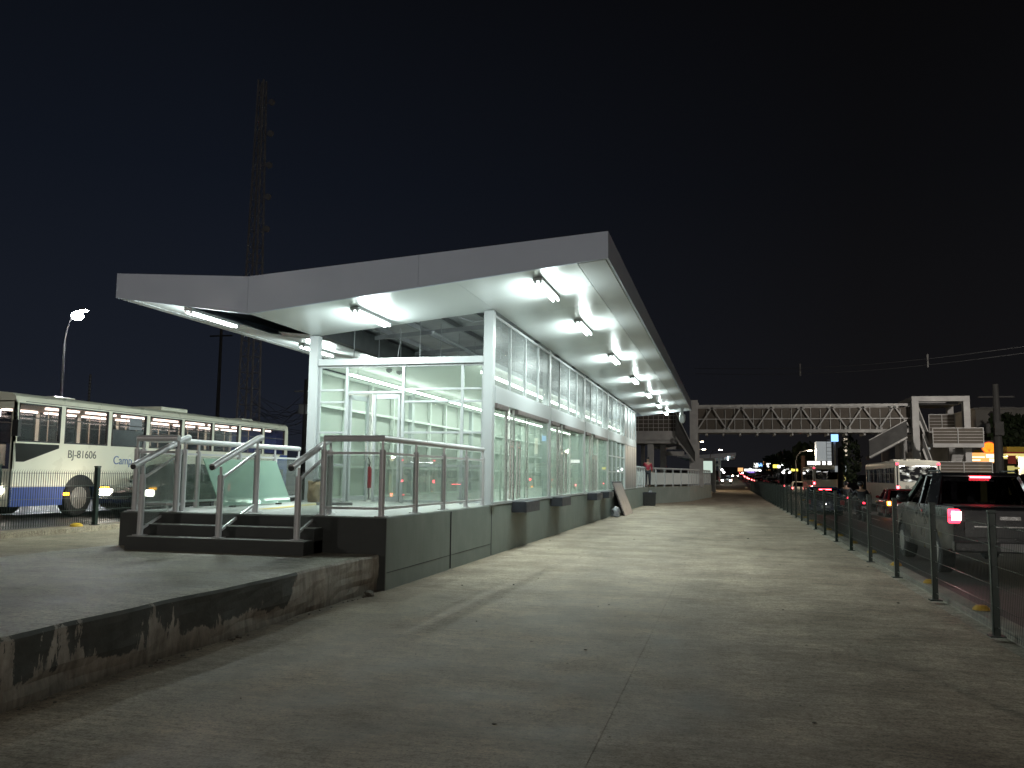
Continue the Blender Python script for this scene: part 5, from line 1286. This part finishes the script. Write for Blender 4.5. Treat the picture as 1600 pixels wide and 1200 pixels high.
# ------------------------------------------------------------------ filling station, shops and hoardings on the right
GY = 80
gs = thing('filling_station', 'yellow roofed filling station half hidden behind the dark pole', 'filling station', (27, GY, -.3), world=True)
def G(u, v, Y=GY): p = at(u, v, Y=Y); return p.x, p.z
a, zt1 = G(1573,698); zb1 = G(1573,706)[1]; zc = G(1573,711)[1]
m = MB(); m.box(a, a+14, GY, GY+10, zb1, zt1); m.build('canopy', 'gas_yellow', gs)
m = MB(); m.box(a-.05, a+14, GY-.06, GY+10, zb1-.14, zb1-.002); m.build('red_band', 'gas_red', gs)
m = MB(); m.box(a-.1, a+14, GY-.05, GY+10, zc-.1, zb1-.142); m.build('canopy_edge', 'gas_canopy_glow', gs)  # emission put into the edge colour to brighten the canopy
m = MB(); m.box(a+1.5,a+1.9,GY+2,GY+2.4,-.3,zc-.1); m.box(a+8,a+8.4,GY+2,GY+2.4,-.3,zc-.1); m.build('column', 'wall_pale', gs)
x0, z0 = G(1573,725); x1, z1 = G(1585,712); m = MB(); m.box(x0, x1, GY-.4, GY-.3, z0, z1); m.build('red_box_sign', 'gas_red', gs)
x0, z0 = G(1577,750); x1, z1 = G(1579.5,728); x2, _ = G(1580,730); m = MB(); m.box(x0-.1, x0+.35, GY-.3, GY, -.3, z1); m.box(x0+.36, x0+.75, GY-.3, GY-.1, z0+.9, z1-.1); m.build('pump', 'col_yellow', gs)
x0, z0 = G(1586,712); m = MB(); m.box(x0-.1,x0+.1,GY+.5,GY+.7,zc-.18,zc-.11); m.build('canopy_lamp', 'led_white', gs)
lg_ = light('canopy_glow', 'POINT', (x0, GY+1.5, zc-.5), 700, (1,.9,.65), None, .3)
sg = thing('fuel_sign', 'lit orange shell emblem above a glowing price board on a yellow post', 'sign', (22, GY-2, -.3), world=True)
SY = GY-2
cx, cz = at(1545, 700, Y=SY).x, at(1545, 700, Y=SY).z; rs = .50
m = MB(); m.box(cx-.62,cx+.62,SY+.01,SY+.2,cz-.62,cz+.62); m.build('emblem_board', 'wall_dark', sg)
def scallop(r, n=40, y=0.0):
    P = []
    for k in range(n+1):
        th = R(-28)+R(236)*k/n; rr = r*(1+.035*abs(math.cos(7*(th-PI/2))))
        P.append((cx+rr*math.cos(th)*1.08, cz+.02+rr*math.sin(th)*.95))
    P += [(cx-r*.62, cz-r*.86), (cx+r*.62, cz-r*.86)]; return P
m = MB(); m.prism(scallop(rs), 'Y', SY-.06, SY-.03); em = m.build('emblem', 'shell_rim', sg)
m = MB(); m.prism(scallop(rs*.87), 'Y', SY-.075, SY-.062); m.build('fan', 'shell_orange', em)
m = MB()
for k in range(-3, 4): th = PI/2+k*R(24); m.bar((cx+rs*.12*k/3, SY-.08, cz-rs*.62),(cx+math.cos(th)*rs*.86, SY-.08, cz+math.sin(th)*rs*.76), .012, .035, up=(0,1,0))
m.build('rib', 'shell_rib', em)
x0, z0 = at(1516.5, 723, Y=SY).x, at(1516, 723, Y=SY).z; x1, z1 = at(1557, 707.5, Y=SY).x, at(1557, 707.5, Y=SY).z
m = MB(); m.box(x0, x1, SY, SY+.2, z0, z1); m.build('price_board', 'price_amber', sg)
m = MB(); h = z1-z0
for k, (f0, f1, zf) in enumerate(((.04,.55,.56),(.04,.38,.26))):
    m.box(x0+(x1-x0)*f0, x0+(x1-x0)*f1, SY-.012, SY-.003, z0+h*(zf-.06), z0+h*(zf+.07))
m.box(x0+(x1-x0)*.6, x1-.05, SY-.012, SY-.003, z0+h*.5, z0+h*.85); m.box(x0+(x1-x0)*.72, x1-.05, SY-.012, SY-.003, z0+h*.1, z0+h*.42); m.build('price_bar', 'price_white', sg)
m = MB(); xa = at(1537,735,Y=SY).x; m.box(xa-.25,xa+.2,SY+.05,SY+.25,-.3,z0); m.box(xa+.21,xa+.55,SY+.05,SY+.25,at(1540,739,Y=SY).z,at(1540,731,Y=SY).z); m.build('post', 'col_yellow', sg)
bd = thing('building', 'pale two storey building with a dark mural behind the filling station', 'building', (34, 105, -.3), world=True)
BYY = 100
def Q(u, v): p = at(u, v, Y=BYY); return p.x, p.z
x0, zz1 = Q(1524,640); zz0 = Q(1524,674)[1]
m = MB(); m.box(x0, x0+26, BYY, BYY+12, zz0, zz1); m.build('upper_wall', 'wall_pale', bd)
m = MB(); m.box(x0+.6, x0+25, BYY+.4, BYY+12, -.4, zz0-.002); m.build('lower_wall', 'wall_dark', bd)
m = MB()
for k in range(26):
    cxm = x0 + random.choice((random.uniform(.8,4.5), random.uniform(6,12), random.uniform(6.5,9))); czm = zz0+(zz1-zz0)*random.uniform(.15,.9)
    r = random.uniform(.12,.5); pts = [(cxm+r*random.uniform(.5,1.2)*math.cos(2*PI*i/9), czm+r*random.uniform(.5,1.3)*math.sin(2*PI*i/9)) for i in range(9)]
    m.prism(pts, 'Y', BYY-.02-.002*k, BYY-.001)
m.build('mural', 'wall_dark', bd)
m = MB(); m.box(x0-.2, x0+26, BYY-.3, BYY+12.2, zz1+.002, zz1+.18); m.build('roof_edge', 'wall_pale', bd)
m = MB(); xx0, za0 = Q(1527,675); xx1 = Q(1572,675)[0]; xm, zm = Q(1556,668)
m.prism([(xx0,za0-.35),(xm,za0+.35),(xx1,za0-.35)], 'Y', BYY-6, BYY-.5); m.build('awning', 'roof_tile', bd)
m = MB(); 
for k in range(4): m.box(x0+2+5*k, x0+4.6+5*k, BYY+.37, BYY+.398, .4, 3); 
m.build('window', 'window_dark', bd)
bd2 = thing('building', 'low dark grey building under the footbridge, left of the tower', 'building', (10, 92, -.3), world=True)
x0, zA = at(1322,682,Y=92).x, at(1322,682,Y=92).z; x1 = at(1420,682,Y=92).x
m = MB(); m.box(x0+4.5, x1+6, 92, 100, -.4, zA); m.build('wall', 'wall_dark', bd2)
m = MB(); m.box(x0+4.3, x1+6.2, 91.7, 100.2, zA+.002, zA+.2); m.build('roof', 'wall_dark', bd2)
m = MB(); m.box(x0+5.6, x0+6.8, 91.97, 91.999, zA-1.6, zA-.5); m.build('window', 'window_dark', bd2)
# hoarding with the round lamp, blue box, lit column
HY = 98
def Hh(u, v): p = at(u, v, Y=HY); return p.x, p.z
hd = thing('hoarding', 'tall pale hoarding on posts with a ladder, right of the bare street lamp', 'hoarding', (Hh(1286,710)[0], HY, -.3), world=True)
x0, z0 = Hh(1276,720); x1, z1 = Hh(1299,690); m = MB(); m.box(x0, x1, HY, HY+1.6, z0, z1); m.build('panel', 'board_white', hd)
m = MB(); m.box(x0+.4,x0+.6,HY+.3,HY+.5,-.3,z0); m.box(x1-.6,x1-.4,HY+.3,HY+.5,-.3,z0); xl = Hh(1291,700)[0]
for s in (0,.5): m.box(xl+s,xl+s+.04,HY-.1,HY-.04,z0-1,z1)
for k in range(9): m.box(xl+.04,xl+.5,HY-.09,HY-.05,z0-1+.4*k,z0-.96+.4*k)
m.build('frame', 'pole_grey', hd)
bs = thing('blue_sign', 'small lit blue sign above the hoarding beneath the bridge deck', 'sign', (Hh(1303,682)[0], HY, -.3), world=True)
x0, z0 = Hh(1298.5,690); x1, z1 = Hh(1309,676); m = MB(); m.box(x0,x1,HY-.3,HY-.1,z0,z1); m.build('panel', 'sign_blue', bs); m = MB(); m.box((x0+x1)/2-.1,(x0+x1)/2+.1,HY-.05,HY+.15,-.3,z1); m.build('post', 'pole_grey', bs)
ls = thing('lit_column', 'narrow lit white column beside the hoarding', 'sign', (Hh(1320,695)[0], HY, -.3), world=True)
x0, z0 = Hh(1318.5,712); x1, z1 = Hh(1323,685); m = MB(); m.box(x0,x1,HY-.3,HY,z0,z1); m.build('panel', 'shop_cream', ls); m = MB(); m.box(x0+.1,x1-.1,HY-.2,HY,-.3,z0); m.build('post', 'pole_dark', ls)
ys_ = thing('shop_sign', 'yellow lit panel low beside the dark columns, left of the white bus', 'sign', (Hh(1318,750)[0], 84, -.3), world=True)
x0, z0 = at(1314.5,757,Y=84).x, at(1314,757,Y=84).z; x1, z1 = at(1321.5,741,Y=84).x, at(1321,741,Y=84).z
m = MB(); m.box(x0,x1,84,84.2,z0,z1); m.build('panel', 'col_yellow', ys_); m = MB(); m.box(x0-.5,x1+.1,83.9,84.1,z1+.2,z1+.75); m.build('top_panel', 'board_white', ys_); m = MB(); m.box(x0-.1,x0+.1,84.21,84.3,-.3,z1+.8); m.build('post', 'pole_dark', ys_)
gp = thing('dark_column', 'dark column of cables and foliage between hoarding and white bus', 'pole', (Hh(1313,720)[0], 82, -.3), world=True)
x0 = at(1313,720,Y=82).x; zc_ = at(1313,700,Y=82).z
m = MB(); m.tube([(x0,82,-.4),(x0,82,zc_)], [.3,.2], 10); m.build('trunk', 'bark', gp)
def crown(m, c, rx, ry, rz, n, s):
    for k in range(n):
        a, b = random.uniform(0, 2*PI), random.uniform(-1, 1); q = random.uniform(.35, 1)**.5
        w = math.sqrt(1-b*b); p = Vector((c[0]+rx*q*w*math.cos(a), c[1]+ry*q*w*math.sin(a), c[2]+rz*q*b))
        e = Euler((random.uniform(0,PI), random.uniform(0,PI), random.uniform(0,PI))).to_matrix(); L = s*random.uniform(.6,1.4)
        m.hull([tuple(p+e@Vector(v)*L) for v in ((-1,-.4,0),(0,-.55,.1),(1,0,0),(0,.55,.1),(-1,.4,0))], [(0,1,2,3,4)])
m = MB(); crown(m, (x0+.8,82,zc_-1.0), 1.0,1.0,2.2, 500, .16); m.build('crown', 'leaf_dark', gp)
# distant trees along the right side
for i, (u, Y, h, r) in enumerate(((1205,230,8,4.5),(1222,190,7,4),(1246,160,7.5,3.6),(1254,135,8.5,3.0),(1592,92,9.5,2.6))):
    lb = ['dark leafy tree behind the distant queue of cars', 'dark tree among the small yellow shop lights', 'low dark tree left of the reddish brown pole', 'dark narrow tree just left of the bare street lamp', 'dark leafy tree in front of the mural at the right edge'][i]
    x = at(u, 740, Y=Y).x; t = thing('tree', lb, 'tree', (x, Y, -.4), group='trees along the right road')
    m = MB(); m.tube([(0,0,0),(.1,0,h*.3),(0,.1,h*.55),(.2,0,h*.8)], [.28,.22,.15,.06], 8)
    for k in range(6): a = k*1.05; m.tube([(0,0,h*(.35+.05*k)), (r*.35*math.cos(a), r*.35*math.sin(a), h*(.5+.05*k)), (r*.7*math.cos(a), r*.7*math.sin(a), h*(.58+.05*k))], [.1,.06,.02], 6)
    m.build('trunk', 'bark', t)
    m = MB()
    for k in range(9): a = random.uniform(0,2*PI); q = random.uniform(0,.65); crown(m, (r*q*math.cos(a), r*q*math.sin(a), h*random.uniform(.5,.88)), r*.45, r*.45, h*.14, 150, .26)
    m.build('crown', 'leaf_dark', t)
# far lit signs and shop fronts: u0, v0, u1, v1, distance, material, name, label
SG = [(1178,723.5,1184.5,730,230,'sign_white','shop_sign','white lit sign at the left of the small blue sign, far down the road'),
 (1184.8,723.5,1191,729,231,'sign_blue','shop_sign','small blue lit sign on a dark frame far down the road'),
 (1192.5,721.5,1196.5,726.5,240,'sign_orange','shop_sign','small orange square sign up beside the small blue sign'),
 (1198,724,1204,730.5,220,'sign_white','shop_sign','bright white sign above the far orange panel'),
 (1197,731.5,1204.5,735.5,221,'sign_orange','shop_sign','wide pale orange panel under the bright white sign'),
 (1153,731,1161,736.5,205,'sign_orange','shop_sign','wide orange hoarding over the distant red queue'),
 (1163,733,1190,736,260,'sign_white','shop_sign','long low strip of white shop lights behind the red queue'),
 (1167,735.8,1180,739,262,'purple','shop_sign','dim purple shop front under the white strip of lights'),
 (1208,726,1216,731,175,'sign_yellow','shop_sign','yellow lit sign in the dark tree beside white lamps'),
 (1225,731,1243,735.5,165,'sign_white','shop_sign','white lit shop front behind the yellow canopy sign'),
 (1236.5,732.5,1247,736,140,'sign_yellow','shop_sign','bright yellow strip sign left of the reddish brown pole'),
 (1262,721,1299,726,125,'sign_white','shop_canopy','long bluish white lit canopy above the cream bus')]
for u0, v0, u1, v1, Y, mt, nm, lb in SG:
    a, b = at(u0, v1, Y=Y), at(u1, v0, Y=Y); t = thing(nm, lb, 'sign', ((a.x+b.x)/2, Y, -.4), group='lit signs far down the road', world=True)
    m = MB(); m.box(a.x, b.x, Y, Y+.3, a.z, b.z); m.build('panel', mt, t)
    m = MB(); m.box(a.x-.08, b.x+.08, Y+.302, Y+.42, a.z-.08, b.z+.08); m.box(a.x+.1, a.x+.25, Y+.31, Y+.41, -.5, a.z-.082); m.box(b.x-.25, b.x-.1, Y+.31, Y+.41, -.5, a.z-.082); m.build('frame', 'pole_dark', t)
# dark shop rows behind the signs
for i, (u0, u1, v, Y, mt, lb) in enumerate(((1183,1232,733,275,'wall_dark','row of dark low shops at the far end of the road'),(1215,1262,729,185,'wall_far','brown low shops behind the dark trees'),(1124,1156,731,330,'wall_pale','pale low building at the far end of the bus lane'),(1040,1124,736,340,'wall_dark','dark building far behind the second bus station'))):
    a, b = at(u0, v, Y=Y), at(u1, v, Y=Y); t = thing('shop_row', lb, 'building', ((a.x+b.x)/2, Y, -.4), group='low buildings far down the road', world=True)
    m = MB(); m.box(a.x, b.x, Y, Y+12, -.5, a.z); m.build('wall', mt, t)
    m = MB(); m.box(a.x-.2, b.x+.2, Y-.4, Y+12.2, a.z+.002, a.z+.25); m.build('roof', 'roof_tile', t)
    m = MB(); n = 7
    for k in range(n): x = a.x+(b.x-a.x)*(k+.5)/n; m.box(x-.8,x+.8,Y-.03,Y-.002,.3,min(2.6, a.z-.4))
    m.build('window', 'window_dark', t)
p = at(1255.5, 740, Y=110); zt0 = at(1255, 712, Y=110).z
m = MB(); m.tube([(p.x,110,-.4),(p.x,110,zt0)], [.30,.24], 8); tag(m.build('brown_pole', 'roof_tile'), 'reddish brown pole just left of the cream bus', 'pole')
# small bright lamps scattered over the shops
rnd = random.Random(3)
wal = [(1217,729,170),(1224,738,168),(1229,736,166),(1160,739,250),(1172,733,255),(1187,735,258),(1128,734,200),(1131,738,205),(1222,727,190),(1234,738,166)]
for i, (u, v, Y) in enumerate(wal):
    p = at(u, v, Y=Y-1.0); t = thing('wall_lamp', 'small white lamp glowing among the far shop lights', 'lamp', (p.x, p.y, p.z), group='lamps on the far shops')
    m = MB(); m.blob((0,0,0), .24); m.build('glow_ball', 'led_white', t); m = MB(); m.box(-.03,.03,-.03,.03,-p.z-.4,-.24); m.build('post', 'pole_dark', t)

# ------------------------------------------------------------------ sky and render settings
w = bpy.data.worlds.new('World'); sc.world = w; w.use_nodes = True
t = w.node_tree; bg = t.nodes['Background']
g_ = N(t, 'ShaderNodeTexCoord'); s_ = N(t, 'ShaderNodeSeparateXYZ'); t.links.new(g_.outputs['Generated'], s_.inputs[0])
up_ = ramp(t, s_.outputs[2], [(0.0, (.0125,.0120,.0135)), (.10, (.0085,.0085,.0105)), (.32, (.0046,.0050,.0068)), (.60, (.0024,.0022,.0024))])
lf_ = ramp(t, math_(t, 'ADD', math_(t, 'MULTIPLY', s_.outputs[0], -.9), .28), [(.15, (.75,.72,.66)), (.75, (1.15,1.45,1.85))])
t.links.new(mixc(t, 1.0, up_.outputs[0], lf_.outputs[0], 'MULTIPLY'), bg.inputs[0]); bg.inputs[1].default_value = .98
done()
vs = sc.view_settings; sc.display_settings.display_device = 'sRGB'; vs.view_transform = 'Standard'; vs.look = 'None'; vs.exposure = 0; vs.gamma = 1; vs.use_curve_mapping = False
sc.render.engine = 'CYCLES'; cy = sc.cycles
cy.use_denoising = True; cy.max_bounces = 8; cy.diffuse_bounces = 4; cy.glossy_bounces = 4; cy.transparent_max_bounces = 32; cy.sample_clamp_indirect = 3; cy.caustics_reflective = False; cy.caustics_refractive = False
sc.render.film_transparent = False
